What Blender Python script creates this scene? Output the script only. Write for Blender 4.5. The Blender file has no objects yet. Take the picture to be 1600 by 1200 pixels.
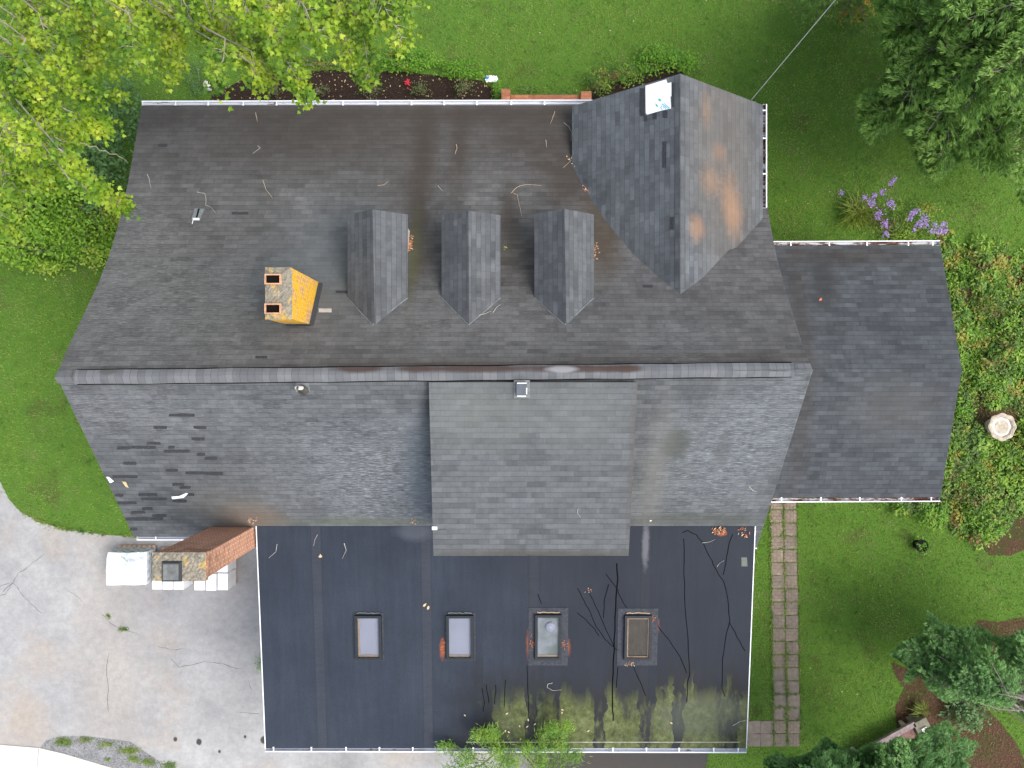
import bpy, bmesh, math, random
import numpy as np
from mathutils import Vector, Matrix
random.seed(7); RS = np.random.RandomState(11)
R = math.radians
SC = bpy.context.scene
# ------------------------------------------------------------------ camera, sky, sun, exposure
CAMZ = 22.0; FPX = 1109.0            # flying height (m) and focal length in pixels of a 1600 px wide frame
cam = bpy.data.cameras.new('camera'); camo = bpy.data.objects.new('camera', cam)
SC.collection.objects.link(camo); SC.camera = camo
cam.sensor_fit = 'HORIZONTAL'; cam.sensor_width = 36.0; cam.lens = 36.0*FPX/1600.0
cam.clip_start = 0.1; cam.clip_end = 2000
camo.location = (0, 0, CAMZ); camo.rotation_euler = (0, 0, 0)
SUN_EL = R(56); SUN_AZ = R(112)      # azimuth clockwise from +Y: light comes from the right, a little from below
w = bpy.data.worlds.new('World'); SC.world = w; w.use_nodes = True
wn = w.node_tree; bg = wn.nodes['Background']
sky = wn.nodes.new('ShaderNodeTexSky'); sky.sky_type = 'NISHITA'; sky.sun_disc = False
sky.sun_elevation = SUN_EL; sky.sun_rotation = SUN_AZ
sky.air_density = 1.0; sky.dust_density = 3.0; sky.ozone_density = 1.0
hs = wn.nodes.new('ShaderNodeHueSaturation'); hs.inputs['Saturation'].default_value = 0.55
wn.links.new(sky.outputs[0], hs.inputs['Color']); wn.links.new(hs.outputs[0], bg.inputs[0])
bg.inputs[1].default_value = 0.15
sd = bpy.data.lights.new('sun', 'SUN'); sd.energy = 0.95; sd.angle = R(40); sd.color = (1.0, .95, .87)
so = bpy.data.objects.new('sun', sd); SC.collection.objects.link(so)
sv = Vector((math.cos(SUN_EL)*math.sin(SUN_AZ), math.cos(SUN_EL)*math.cos(SUN_AZ), math.sin(SUN_EL)))
so.rotation_euler = sv.to_track_quat('Z', 'Y').to_euler(); so.location = (30, -10, 40)
SC.view_settings.view_transform = 'Standard'; SC.view_settings.look = 'None'
SC.view_settings.gamma = 1.0; SC.view_settings.exposure = 1.17

# ------------------------------------------------------------------ helpers
def P(px, py, d):                    # a picture position (1600x1200) seen at depth d below the camera -> world point
    return Vector(((px-800)*d/FPX, (600-py)*d/FPX, CAMZ-d))
def G(px, py, z=0.0): return P(px, py, CAMZ-z)
def link(o, parent=None):
    SC.collection.objects.link(o)
    if parent is not None: o.parent = parent
    return o
def tag(o, label=None, cat=None, group=None, kind=None):
    if label: o['label'] = label
    if cat: o['category'] = cat
    if group: o['group'] = group
    if kind: o['kind'] = kind
    return o
def empty(name, loc=(0,0,0)):
    o = bpy.data.objects.new(name, None); o.location = loc; o.empty_display_size = .3
    return link(o)
class MB:
    """collects shapes, builds ONE mesh object"""
    def __init__(s): s.v=[]; s.f=[]; s.uv={}; s.mi=[]
    def face(s, pts, uv=None, mi=0):
        b=len(s.v); s.v += [tuple(p) for p in pts]; s.f.append(tuple(range(b,b+len(pts)))); s.mi.append(mi)
        if uv: s.uv[len(s.f)-1]=uv
    def box(s, x0,x1,y0,y1,z0,z1, rot=0, c=None, bev=0, mi=0):
        pts=[(x0,y0,z0),(x1,y0,z0),(x1,y1,z0),(x0,y1,z0),(x0,y0,z1),(x1,y0,z1),(x1,y1,z1),(x0,y1,z1)]
        if bev:
            pts[4:]=[(x0+bev,y0+bev,z1),(x1-bev,y0+bev,z1),(x1-bev,y1-bev,z1),(x0+bev,y1-bev,z1)]
        if rot:
            cx,cy=c if c else ((x0+x1)/2,(y0+y1)/2); ca,sa=math.cos(rot),math.sin(rot)
            pts=[(cx+(x-cx)*ca-(y-cy)*sa, cy+(x-cx)*sa+(y-cy)*ca, z) for x,y,z in pts]
        b=len(s.v); s.v+=pts
        for q in ((3,2,1,0),(4,5,6,7),(0,1,5,4),(1,2,6,5),(2,3,7,6),(3,0,4,7)):
            s.f.append(tuple(b+i for i in q)); s.mi.append(mi)
    def tube(s, pts, r, n=6, r2=None, cap=True):
        pts=[Vector(p) for p in pts]; N=len(pts); b=len(s.v)
        for i,p in enumerate(pts):
            t=(pts[min(i+1,N-1)]-pts[max(i-1,0)]); t = t.normalized() if t.length>1e-9 else Vector((0,0,1))
            a=t.cross(Vector((0,0,1)) if abs(t.z)<.9 else Vector((1,0,0))).normalized(); c=t.cross(a)
            rr=r if r2 is None else r+(r2-r)*i/(N-1)
            for k in range(n):
                th=2*math.pi*k/n; s.v.append(tuple(p+a*(rr*math.cos(th))+c*(rr*math.sin(th))))
        for i in range(N-1):
            for k in range(n):
                k2=(k+1)%n; s.f.append((b+i*n+k,b+i*n+k2,b+(i+1)*n+k2,b+(i+1)*n+k)); s.mi.append(0)
        if cap:
            s.f.append(tuple(b+k for k in range(n))[::-1]); s.f.append(tuple(b+(N-1)*n+k for k in range(n))); s.mi+=[0,0]
    def lathe(s, c, prof, n=24, wob=None):
        b=len(s.v)
        for (r,z) in prof:
            for k in range(n):
                th=2*math.pi*k/n; q=r*(wob(th) if wob else 1); s.v.append((c[0]+q*math.cos(th),c[1]+q*math.sin(th),c[2]+z))
        for i in range(len(prof)-1):
            for k in range(n):
                k2=(k+1)%n; s.f.append((b+i*n+k,b+i*n+k2,b+(i+1)*n+k2,b+(i+1)*n+k)); s.mi.append(0)
        s.f.append(tuple(b+(len(prof)-1)*n+k for k in range(n))); s.mi.append(0)
    def slab(s, pts, th, u=(1,0,0), o=(0,0,0)):
        """polygon with thickness; the top carries UVs in metres: u along the courses, v up the slope"""
        pts=[Vector(p) for p in pts]; n=Vector((0,0,0))
        for i in range(len(pts)):
            a=pts[i]; c=pts[(i+1)%len(pts)]; n+=Vector(((a.y-c.y)*(a.z+c.z),(a.z-c.z)*(a.x+c.x),(a.x-c.x)*(a.y+c.y)))
        if n.z<0: pts=pts[::-1]; n=-n
        n.normalize(); U=Vector(u).normalized(); V=n.cross(U); O=Vector(o)
        uv=[((p-O).dot(U),(p-O).dot(V)) for p in pts]
        s.face(pts,uv)
        low=[p-Vector((0,0,th)) for p in pts]; s.face(low[::-1])
        for i in range(len(pts)):
            j=(i+1)%len(pts); s.face([low[i],low[j],pts[j],pts[i]])
    def build(s, name, mat, parent=None, smooth=False):
        me=bpy.data.meshes.new(name); me.from_pydata(s.v,[],s.f)
        if s.uv:
            l=me.uv_layers.new(name='UVMap')
            for fi,uvs in s.uv.items():
                p=me.polygons[fi]
                for k,li in enumerate(p.loop_indices): l.data[li].uv=uvs[k]
        mats = mat if isinstance(mat,(list,tuple)) else [mat]
        for m in mats: me.materials.append(m)
        if len(mats)>1: me.polygons.foreach_set('material_index', s.mi)
        if smooth: me.polygons.foreach_set('use_smooth',[True]*len(me.polygons))
        me.update(); o=bpy.data.objects.new(name,me); return link(o,parent)
def np_mesh(name, V, nper, mat, parent=None, mi=None):
    """V: (N,nper,3) array of separate polygons"""
    N=V.shape[0]; me=bpy.data.meshes.new(name)
    me.vertices.add(N*nper); me.vertices.foreach_set('co', V.reshape(-1).astype(np.float32))
    me.loops.add(N*nper); me.loops.foreach_set('vertex_index', np.arange(N*nper,dtype=np.int32))
    me.polygons.add(N); me.polygons.foreach_set('loop_start', np.arange(0,N*nper,nper,dtype=np.int32))
    me.polygons.foreach_set('loop_total', np.full(N,nper,dtype=np.int32))
    for m in (mat if isinstance(mat,(list,tuple)) else [mat]): me.materials.append(m)
    if mi is not None: me.polygons.foreach_set('material_index', np.asarray(mi,dtype=np.int32))
    me.update(calc_edges=True); o=bpy.data.objects.new(name,me); return link(o,parent)
def inpoly(x,y,poly):
    c=np.zeros(len(x),bool); n=len(poly); j=n-1
    for i in range(n):
        xi,yi=poly[i]; xj,yj=poly[j]
        m=((yi>y)!=(yj>y))&(x<(xj-xi)*(y-yi)/((yj-yi) or 1e-9)+xi); c^=m; j=i
    return c
def frames(N, tilt, heading=None):
    """random leaf frames: returns X,Y,Z axes (N,3); tilt = spread (rad) of the normal off vertical"""
    th=RS.uniform(0,2*np.pi,N) if heading is None else heading
    t=np.abs(RS.normal(0,tilt,N)); ph=RS.uniform(0,2*np.pi,N)
    Z=np.stack([np.sin(t)*np.cos(ph),np.sin(t)*np.sin(ph),np.cos(t)],1)
    h=np.stack([np.cos(th),np.sin(th),np.zeros(N)],1)
    Y=h-Z*(h*Z).sum(1,keepdims=True); Y/=np.linalg.norm(Y,axis=1,keepdims=True)+1e-9
    X=np.cross(Y,Z); return X,Y,Z
def leaves(pos, size, tmpl, tilt=.7, heading=None):
    N=len(pos); X,Y,Z=frames(N,tilt,heading); s=size[:,None]
    T=np.asarray(tmpl)
    V=pos[:,None,:]+ (T[None,:,0,None]*X[:,None,:]+T[None,:,1,None]*Y[:,None,:]+T[None,:,2,None]*Z[:,None,:])*s[:,:,None]
    return V
MAPLE=[(0,-.1,0),(.12,.02,0),(.42,-.05,-.04),(.33,.14,-.02),(.62,.38,-.1),(.3,.42,-.02),(.24,.58,0),(0,1.0,-.12),(-.24,.58,0),(-.3,.42,-.02),(-.62,.38,-.1),(-.33,.14,-.02),(-.42,-.05,-.04),(-.12,.02,0)]
OVATE=[(0,0,0),(.2,.25,.03),(.24,.5,.02),(.14,.8,-.03),(0,1,-.1),(-.14,.8,-.03),(-.24,.5,.02),(-.2,.25,.03)]
NARROW=[(0,0,0),(.08,.4,.02),(0,1,-.06),(-.08,.4,.02)]

# ------------------------------------------------------------------ materials
class NT:
    def __init__(s, name, rough=.8, spec=.3):
        s.m=bpy.data.materials.new(name); s.m.use_nodes=True; s.t=s.m.node_tree; s.n=s.t.nodes; s.l=s.t.links
        s.b=s.n['Principled BSDF']; s.b.inputs['Roughness'].default_value=rough
        s.b.inputs['Specular IOR Level'].default_value=spec
        s.tc=s.n.new('ShaderNodeTexCoord')
    def lk(s,a,b):
        if isinstance(a,(int,float)): b.default_value=a
        elif isinstance(a,tuple): b.default_value=(a+(1,))[:len(b.default_value)] if len(a)==3 and len(b.default_value)==4 else a
        else: s.l.new(a,b)
    def obj(s): return s.tc.outputs['Object']
    def uv(s): return s.tc.outputs['UV']
    def mapp(s, v, scale=(1,1,1), loc=(0,0,0), rot=(0,0,0)):
        m=s.n.new('ShaderNodeMapping'); s.l.new(v,m.inputs[0]); m.inputs['Location'].default_value=loc
        m.inputs['Rotation'].default_value=rot; m.inputs['Scale'].default_value=scale; return m.outputs[0]
    def noise(s, v, scale, detail=4, rough=.6, dist=0):
        m=s.n.new('ShaderNodeTexNoise'); s.l.new(v,m.inputs['Vector']); m.inputs['Scale'].default_value=scale
        m.inputs['Detail'].default_value=detail; m.inputs['Roughness'].default_value=rough; m.inputs['Distortion'].default_value=dist
        return m.outputs['Fac']
    def rng(s, v, a, b, c=0., d=1.):
        m=s.n.new('ShaderNodeMapRange'); s.l.new(v,m.inputs[0]); m.clamp=True
        for i,q in enumerate((a,b,c,d)): m.inputs[i+1].default_value=q
        return m.outputs[0]
    def mth(s, op, a, b=0.0):
        m=s.n.new('ShaderNodeMath'); m.operation=op; s.lk(a,m.inputs[0]); s.lk(b,m.inputs[1]); return m.outputs[0]
    def mix(s, f, a, b, mode='MIX'):
        m=s.n.new('ShaderNodeMix'); m.data_type='RGBA'; m.blend_type=mode
        s.lk(f,m.inputs[0]); s.lk(a,m.inputs[6]); s.lk(b,m.inputs[7]); return m.outputs[2]
    def ramp(s, f, stops):
        m=s.n.new('ShaderNodeValToRGB'); s.l.new(f,m.inputs[0]); e=m.color_ramp.elements
        while len(e)<len(stops): e.new(.5)
        for i,(p,c) in enumerate(stops): e[i].position=p; e[i].color=tuple(c)+(1,)
        return m.outputs[0]
    def brick(s, v, wd, ht, c1, c2, mortar, ms=.01, off=.5, smooth=.1, bias=0):
        m=s.n.new('ShaderNodeTexBrick'); s.l.new(v,m.inputs['Vector']); m.offset=off
        m.inputs['Color1'].default_value=c1+(1,); m.inputs['Color2'].default_value=c2+(1,); m.inputs['Mortar'].default_value=mortar+(1,)
        m.inputs['Scale'].default_value=1; m.inputs['Mortar Size'].default_value=ms; m.inputs['Mortar Smooth'].default_value=smooth
        m.inputs['Bias'].default_value=bias; m.inputs['Brick Width'].default_value=wd; m.inputs['Row Height'].default_value=ht
        return m.outputs['Color'], m.outputs['Fac']
    def sep(s,v):
        m=s.n.new('ShaderNodeSeparateXYZ'); s.l.new(v,m.inputs[0]); return m.outputs
    def blob(s, cx, cy, rx, ry, soft=.5, dist=.5, dscale=3., rot=0):
        """stain mask in world x,y (the thing's own coordinates), ragged by noise"""
        v=s.obj(); m=s.mapp(s.mapp(v,loc=(-cx,-cy,0)),scale=(1/rx,1/ry,0),rot=(0,0,0))
        ln=s.n.new('ShaderNodeVectorMath'); ln.operation='LENGTH'; s.l.new(m,ln.inputs[0])
        nz=s.noise(v,dscale,5,.65)
        a=s.mth('ADD',ln.outputs['Value'],s.mth('MULTIPLY',s.mth('SUBTRACT',nz,.5),dist*2))
        return s.rng(a,1+soft,1-soft)
    def bump(s, h, strength=.5, dist=.02):
        b=s.n.new('ShaderNodeBump'); b.inputs['Strength'].default_value=strength; b.inputs['Distance'].default_value=dist
        s.l.new(h,b.inputs['Height']); s.l.new(b.outputs[0],s.b.inputs['Normal'])
    def out(s,c): s.lk(c,s.b.inputs['Base Color']); return s.m
def pblob(t, px, py, rx, ry, d, **k): # stain placed from the picture onto a roof at depth d
    q=P(px,py,d); return t.blob(q.x,q.y,rx*d/FPX,ry*d/FPX,**k)
def plain(name, c, rough=.6, spec=.3, var=.15, scale=8, metal=0, bump=0):
    t=NT(name,rough,spec); n=t.noise(t.obj(),scale,5)
    a=tuple(x*(1-var) for x in c); b=tuple(min(1,x*(1+var)) for x in c)
    t.b.inputs['Metallic'].default_value=metal
    if bump: t.bump(n,bump,.02)
    return t.out(t.ramp(n,[(.3,a),(.7,b)]))
def shingle(name, c, spread=.22, stains=(), wd=.34, ht=.128, streak=.0, warm=0., mort=.68, blotch=.35):
    t=NT(name,.92,.15); uv=t.uv()
    lo=tuple(x*(1-spread) for x in c); hi=tuple(x*(1+spread) for x in c); mo=tuple(x*mort for x in c)
    wob=t.mapp(uv)
    c1,f1=t.brick(wob,wd,ht,lo,hi,mo,.004,.5,.4)
    row=t.mth('FRACT',t.mth('DIVIDE',t.sep(uv)[1],ht)); row_shade=t.rng(row,.12,.0)  # course shadow painted as a thin dark line at each butt edge
    c1=t.mix(t.mth('MULTIPLY',row_shade,t.rng(t.noise(t.obj(),3,4),.35,.65,.25,.75)),c1,tuple(x*.45 for x in c))
    # second, longer pattern: the odd darker or lighter tab of a laminated shingle
    c2,f2=t.brick(t.mapp(uv,loc=(.13,.0,0)),wd*1.31,ht,(.5,.5,.51),(1.12,1.12,1.12),(.95,.95,.95),.0,.37,.1,bias=.62)
    c3,f3=t.brick(t.mapp(uv,loc=(.31,ht*5,0)),wd*.9,ht,(.62,.63,.64),(1.16,1.16,1.16),(1,1,1),.0,.61,.1,bias=.25)
    dens=t.rng(t.noise(t.obj(),1.1,4),.35,.65)
    col=t.mix(.85,c1,c2,'MULTIPLY'); col=t.mix(t.mth('MULTIPLY',dens,.7),col,c3,'MULTIPLY')
    big=t.noise(t.obj(),.9,6,.6)
    col=t.mix(blotch,col,t.ramp(big,[(.3,(.55,.55,.56)),(.7,(1.35,1.35,1.33))]),'MULTIPLY')
    mid=t.noise(t.mapp(t.obj(),scale=(1,1,.3)),5,6,.7)
    col=t.mix(.3,col,t.ramp(mid,[(.3,(.5,.5,.5)),(.7,(1.45,1.45,1.45))]),'MULTIPLY')
    gr=t.noise(t.obj(),120,3,.7)
    col=t.mix(.45,col,t.ramp(gr,[(.25,(.45,.45,.45)),(.75,(1.5,1.5,1.5))]),'MULTIPLY')
    # worn pale streaks that follow the butt edges of the courses
    st=t.noise(t.mapp(uv,scale=(5,45,1)),1.0,4,.7)
    stm=t.rng(st,.56,.75)
    base_mask=t.rng(t.noise(t.obj(),.7,3),.4,.65)
    if streak>0: col=t.mix(t.mth('MULTIPLY',t.mth('MULTIPLY',stm,base_mask),streak),col,(.38,.39,.4))
    for (m,cc,s,mode) in [x(t) for x in stains]:
        if mode=='STREAK':
            m=t.mth('MULTIPLY',m,t.rng(st,.47,.68)); mode='MIX'
        col=t.mix(t.mth('MULTIPLY',m,s),col,cc,mode)
    h=t.mth('ADD',t.mth('MULTIPLY',f1,-1.0),t.mth('MULTIPLY',gr,.3))
    # each course slopes up to its butt edge
    fr=t.mth('FRACT',t.mth('DIVIDE',t.sep(uv)[1],ht)); h=t.mth('ADD',h,t.mth('MULTIPLY',fr,-.8))
    t.bump(h,.45,.012)
    return t.out(col)
def st(px,py,rx,ry,d,c,s,mode='MIX',**k): return lambda t:(pblob(t,px,py,rx,ry,d,**k),c,s,mode)

BRN=(.046,.037,.030)
M={}
M['front']=shingle('weathered_shingle_front',(.094,.093,.091),.14,[
    st(560,190,420,75,18.1,(.048,.043,.038),.62,soft=.8,dist=.6,dscale=1.2), st(640,300,40,110,17.6,BRN,.4,soft=.8,dist=.4), st(810,380,30,60,17,(.05,.042,.034),.5,soft=.7), st(660,390,22,50,17,(.05,.042,.034),.5,soft=.7),
    st(470,215,130,50,18.2,BRN,.5,soft=.7), st(250,185,60,25,18.4,(.035,.033,.03),.5,soft=.6),
    st(662,235,16,85,18.0,BRN,.75,soft=.7,dist=.25), st(716,235,15,75,18.0,BRN,.7,soft=.7,dist=.25),
    st(820,205,70,50,18.2,BRN,.6,soft=.7), st(800,178,420,14,18.4,BRN,.7,soft=.8,dist=.5),
    st(885,275,45,70,17.8,BRN,.75,soft=.6), st(650,330,14,60,17.3,BRN,.6,soft=.6,dist=.3), st(795,330,14,60,17.3,BRN,.6,soft=.6,dist=.3),
    st(940,365,30,70,17.2,(.06,.045,.03),.75,soft=.5,dist=.4),
    st(645,405,10,75,16.8,(.07,.07,.035),.7,soft=.5,dist=.4),
    st(300,480,120,80,16.5,(.21,.21,.205),.7,'STREAK',soft=.6), st(200,430,70,130,17,(.21,.21,.208),.75,'STREAK',soft=.6),
    st(510,410,90,90,16.6,(.13,.145,.155),.45,soft=.6), st(660,500,60,60,16,(.2,.19,.18),.6,'STREAK',soft=.6),
    st(800,490,70,50,16,(.18,.17,.16),.5,'STREAK',soft=.6),st(700,570,250,10,15.2,(.05,.037,.03),.5,soft=.7),
    st(1120,560,180,12,15.2,(.05,.037,.03),.4,soft=.7), st(1060,540,60,40,15.4,(.19,.2,.21),.45,'STREAK',soft=.6)],streak=.25)
M['back']=shingle('weathered_shingle_rear',(.091,.096,.100),.14,[
    st(600,745,90,80,17,(.33,.36,.4),.75,'STREAK',soft=.6), st(655,740,18,95,17,(.15,.175,.2),.4,soft=.6,dist=.5),
    st(480,700,80,90,17,(.25,.26,.28),.45,'STREAK',soft=.6), st(250,640,90,40,16.4,(.28,.28,.29),.5,'STREAK',soft=.6),
    st(130,650,60,50,16,(.22,.22,.23),.5,'STREAK',soft=.5),
    st(1110,715,80,85,17,(.3,.33,.36),.65,'STREAK',soft=.6), st(1185,650,45,80,16.6,(.28,.31,.34),.5,'STREAK',soft=.6),
    st(1047,692,22,24,16.8,(.075,.08,.072),.8,soft=.25,dist=.5), st(1120,700,12,25,16.8,(.085,.09,.09),.5,soft=.4),
    st(1020,760,18,120,17,(.17,.165,.15),.4,soft=.6,dist=.3),
    st(395,812,45,25,17.7,(.12,.085,.06),.75,soft=.5,dist=.6), st(360,800,60,35,17.6,(.15,.14,.125),.4,soft=.6),
    st(1090,812,90,10,17.7,(.07,.075,.06),.6,soft=.6), st(560,815,120,7,17.8,(.09,.1,.075),.6,soft=.6)],streak=.35)
M['shed']=shingle('grey_shingle_shed_dormer',(.097,.102,.106),.10,[
    st(740,640,80,60,15.3,(.15,.155,.14),.4,soft=.6), st(900,650,80,50,15.3,(.15,.155,.14),.35,soft=.6),
    st(830,864,170,5,16,(.06,.055,.042),.7,soft=.8,dist=.7),st(988,740,7,140,15.6,(.09,.08,.07),.5,soft=.5,dist=.3)],ht=.125,mort=.75,blotch=.15)
ORG=(.33,.185,.10)
M['cross']=shingle('grey_blue_shingle_cross_gable',(.098,.106,.114),.17,[
    st(1130,250,58,170,17,(.115,.103,.088),.6,soft=.4,dist=.3),
    st(1108,285,13,17,16.9,ORG,.36,soft=.8,dist=1.1,dscale=9), st(1137,308,13,30,17.1,ORG,.4,soft=.8,dist=1.1,dscale=9), st(1100,178,8,26,16.9,ORG,.22,soft=.6,dist=.6),
    st(1145,340,13,28,17.2,ORG,.45,soft=.7,dist=.7), st(1085,360,12,18,16.8,ORG,.45,soft=.5,dist=.7), st(1122,240,12,14,17,ORG,.25,soft=.6,dist=.7)],mort=.74)
M['dormer']=shingle('grey_shingle_dormer',(.088,.093,.098),.14,[],mort=.72)
M['wing']=shingle('dark_shingle_wing',(.062,.068,.074),.18,[
    st(1248,560,16,200,18.6,(.045,.037,.032),.45,soft=.5,dist=.25), st(1330,400,100,12,18.9,(.05,.04,.033),.5,soft=.6),
    st(1285,440,20,40,18.8,(.035,.035,.036),.7,soft=.5,dist=.4),st(1400,640,60,40,18.4,(.085,.083,.078),.5,soft=.7)],mort=.72)
# ridge caps
t=NT('ridge_cap_shingle',.9,.2); c,f=t.brick(t.uv(),.155,1.0,(.11,.115,.12),(.16,.165,.17),(.09,.09,.1),.006,0,.2)
n=t.noise(t.obj(),2.5,5); c=t.mix(.5,c,t.ramp(n,[(.35,(.7,.7,.72)),(.65,(1.1,1.1,1.1))]),'MULTIPLY')
def rstain(t,c,px,py,rx,ry,cc,s,**k): return t.mix(t.mth('MULTIPLY',pblob(t,px,py,rx,ry,15.,**k),s),c,cc)
for (px,rx) in ((560,38),(650,30),(745,80),(900,85),(975,30)): c=rstain(t,c,px,576,rx,6,(.06,.04,.033),.9,soft=.35,dist=.35)
c=rstain(t,c,168,580,14,6,(.09,.09,.085),.9,soft=.2,dist=.3); c=rstain(t,c,115,588,4,10,(.09,.09,.085),.9,soft=.2)
c=rstain(t,c,878,577,24,5,(.25,.25,.26),.9,soft=.3,dist=.3)
M['ridge']=t.out(c)
M['dark']=plain('dark_underside',(.02,.02,.022),.8)
# rubber membrane with laps and algae
t=NT('black_rubber_membrane',.7,.12); o=t.obj(); s_=t.sep(o)
c=t.ramp(t.noise(o,.6,5),[(.3,(.024,.030,.043)),(.7,(.034,.042,.057))])
c=t.mix(.5,c,t.ramp(t.noise(t.mapp(o,scale=(6,.5,1)),1,5,.7),[(.3,(.75,.75,.76)),(.7,(1.2,1.2,1.2))]),'MULTIPLY')
c=t.mix(.35,c,t.ramp(t.noise(t.mapp(o,scale=(22,22,1)),1,5,.8),[(.3,(.6,.6,.6)),(.7,(1.4,1.4,1.4))]),'MULTIPLY')
for i,px in enumerate((500,668,834,1006)):
    x=(px-800)*18.3/FPX; d=t.mth('ABSOLUTE',t.mth('SUBTRACT',s_[0],x)); 
    mk=t.rng(d,.13,.115); c=t.mix(t.mth('MULTIPLY',mk,t.rng(t.noise(t.mapp(o,scale=(3,14,1)),1,5,.8),.3,.75,.05,.6)),c,(.055,.057,.066))
    c=t.mix(t.mth('MULTIPLY',t.rng(t.mth('ABSOLUTE',t.mth('SUBTRACT',d,.125)),.014,.003),.4),c,(.018,.018,.022))
# membrane colour darkens towards the right half
c=t.mix(t.mth('MULTIPLY',t.rng(s_[0],-1.5,2.5),.6),c,(.015,.017,.022))
stk=t.noise(t.mapp(o,scale=(3.2,.45,1)),1,5,.65); fine=t.noise(o,5,6,.75)
def cols(fr,amp,seed):
    xx=t.mth('ADD',t.mth('MULTIPLY',s_[0],fr),t.mth('MULTIPLY',t.noise(t.mapp(o,scale=(1,.8,1),loc=(seed,0,0)),2.2,3),1.6))
    wnn=t.n.new('ShaderNodeTexNoise'); wnn.noise_dimensions='1D'; wnn.inputs['Scale'].default_value=1.0; wnn.inputs['Detail'].default_value=0
    t.l.new(t.mth('ADD',t.mth('MULTIPLY',t.mth('FLOOR',xx),7.31),seed),wnn.inputs['W']); return t.mth('MULTIPLY',t.mth('SUBTRACT',wnn.outputs['Fac'],.5),amp)
yl=t.mth('ADD',t.mth('ADD',cols(2.6,1.0,3.),cols(6.5,.7,11.)),t.mth('ADD',s_[1],t.mth('MULTIPLY',t.mth('SUBTRACT',fine,.5),.7)))
edge=t.rng(yl,-7.85,-8.4)
xm=t.mth('ADD',s_[0],t.mth('MULTIPLY',t.mth('SUBTRACT',t.noise(o,1.5,4),.5),2.5))
alg=t.mth('MULTIPLY',edge,t.rng(xm,-.9,.4))
alg=t.mth('MULTIPLY',alg,t.rng(t.mth('ADD',cols(3.4,1.2,29.),t.noise(t.mapp(o,scale=(4,1.2,1),loc=(3,1,0)),1,5,.7)),.3,.5,.04,1))
dry=t.ramp(fine,[(.3,(.035,.042,.014)),(.5,(.085,.10,.035)),(.72,(.17,.19,.085))])
blk=t.mth('MULTIPLY',t.rng(yl,-7.2,-8.0),t.rng(xm,-2.2,-.6)); c=t.mix(t.mth('MULTIPLY',blk,.7),c,(.016,.017,.017))
c=t.mix(t.mth('MULTIPLY',alg,.95),c,dry)
c=t.mix(t.mth('MULTIPLY',t.blob(5.0,-8.65,1.3,.55,soft=.3,dist=.35,dscale=2.5),.45),c,(.085,.095,.078))
for (px,py,rx,ry) in ((692,1012,4,14),(738,975,3,10),(831,1005,7,22),(881,1010,8,14),(1018,975,8,16),(1018,1005,3,18),(1121,829,6,3)):
    c=t.mix(t.mth('MULTIPLY',pblob(t,px,py,rx,ry,18.3,soft=.5,dist=.6,dscale=9),.85),c,(.30,.09,.035))
c=t.mix(t.mth('MULTIPLY',pblob(t,650,830,28,14,17.9,soft=.4,dist=.5),.5),c,(.10,.11,.13))
c=t.mix(t.mth('MULTIPLY',pblob(t,1008,850,5,34,18,soft=.4,dist=.6,dscale=8),.55),c,(.17,.17,.19))
t.bump(t.noise(t.mapp(o,scale=(2,.6,1)),3,4),.25,.02)
t.l.new(t.mix(t.mth('MULTIPLY',blk,.6),(.6,.6,.6),(.35,.35,.35)),t.b.inputs['Roughness'])
M['memb']=t.out(c)
M['tar']=plain('black_sealant',(.004,.004,.005),.9,.05)  # sealant lines, also the painted dark of the vent gap and slot
M['patch']=plain('membrane_patch',(.042,.045,.055),.7,.2,var=.35,scale=14,bump=.3)
M['white']=plain('white_aluminium',(.74,.75,.78),.4,.4,var=.05)
M['siding']=plain('cream_siding',(.6,.58,.52),.6,.3,var=.06)
t=NT('gutter_inside',.6,.3); n=t.noise(t.mapp(t.obj(),scale=(1.2,3,3)),1.3,6,.75)
M['gut']=t.out(t.ramp(n,[(.4,(.52,.54,.6)),(.6,(.6,.62,.66)),(.66,(.16,.09,.06)),(.8,(.05,.03,.025))]))
t=NT('gutter_inside_leafy',.8,.2); n=t.noise(t.mapp(t.obj(),scale=(1.,4,3)),1.6,7,.75)
M['gut2']=t.out(t.ramp(n,[(.38,(.55,.57,.62)),(.46,(.5,.5,.54)),(.5,(.14,.06,.04)),(.62,(.05,.025,.02)),(.75,(.2,.08,.05))]))
# lichen covered brick chimney
t=NT('lichen_brick',.9,.15); o=t.obj(); wv=t.n.new('ShaderNodeCombineXYZ'); q=t.sep(o)
t.l.new(t.mth('ADD',q[0],q[1]),wv.inputs[0]); t.l.new(q[2],wv.inputs[1])
c,f=t.brick(wv.outputs[0],.21,.073,(.38,.15,.05),(.48,.22,.08),(.62,.52,.4),.012,.5,.2)
li=t.rng(t.noise(o,3.4,6,.7),.37,.52); lic=t.ramp(t.noise(o,16,5,.7),[(.3,(.50,.22,.012)),(.55,(.78,.45,.012)),(.8,(.85,.62,.14))])
c=t.mix(t.mth('MULTIPLY',li,.85),c,lic)
c=t.mix(t.rng(t.noise(t.mapp(o,scale=(9,40,9)),1,5,.7),.7,.78),c,(.9,.75,.6))
t.bump(t.mth('MULTIPLY',f,-1.),.6,.01); M['lichen']=t.out(c)
t=NT('red_brick',.9,.15); o=t.obj(); wv=t.n.new('ShaderNodeCombineXYZ'); q=t.sep(o)
t.l.new(t.mth('ADD',q[0],q[1]),wv.inputs[0]); t.l.new(q[2],wv.inputs[1])
c,f=t.brick(wv.outputs[0],.21,.073,(.40,.12,.05),(.53,.19,.08),(.55,.44,.35),.014,.5,.15)
c=t.mix(.5,c,t.ramp(t.noise(o,9,5,.7),[(.3,(.6,.6,.6)),(.7,(1.25,1.2,1.15))]),'MULTIPLY')
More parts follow.
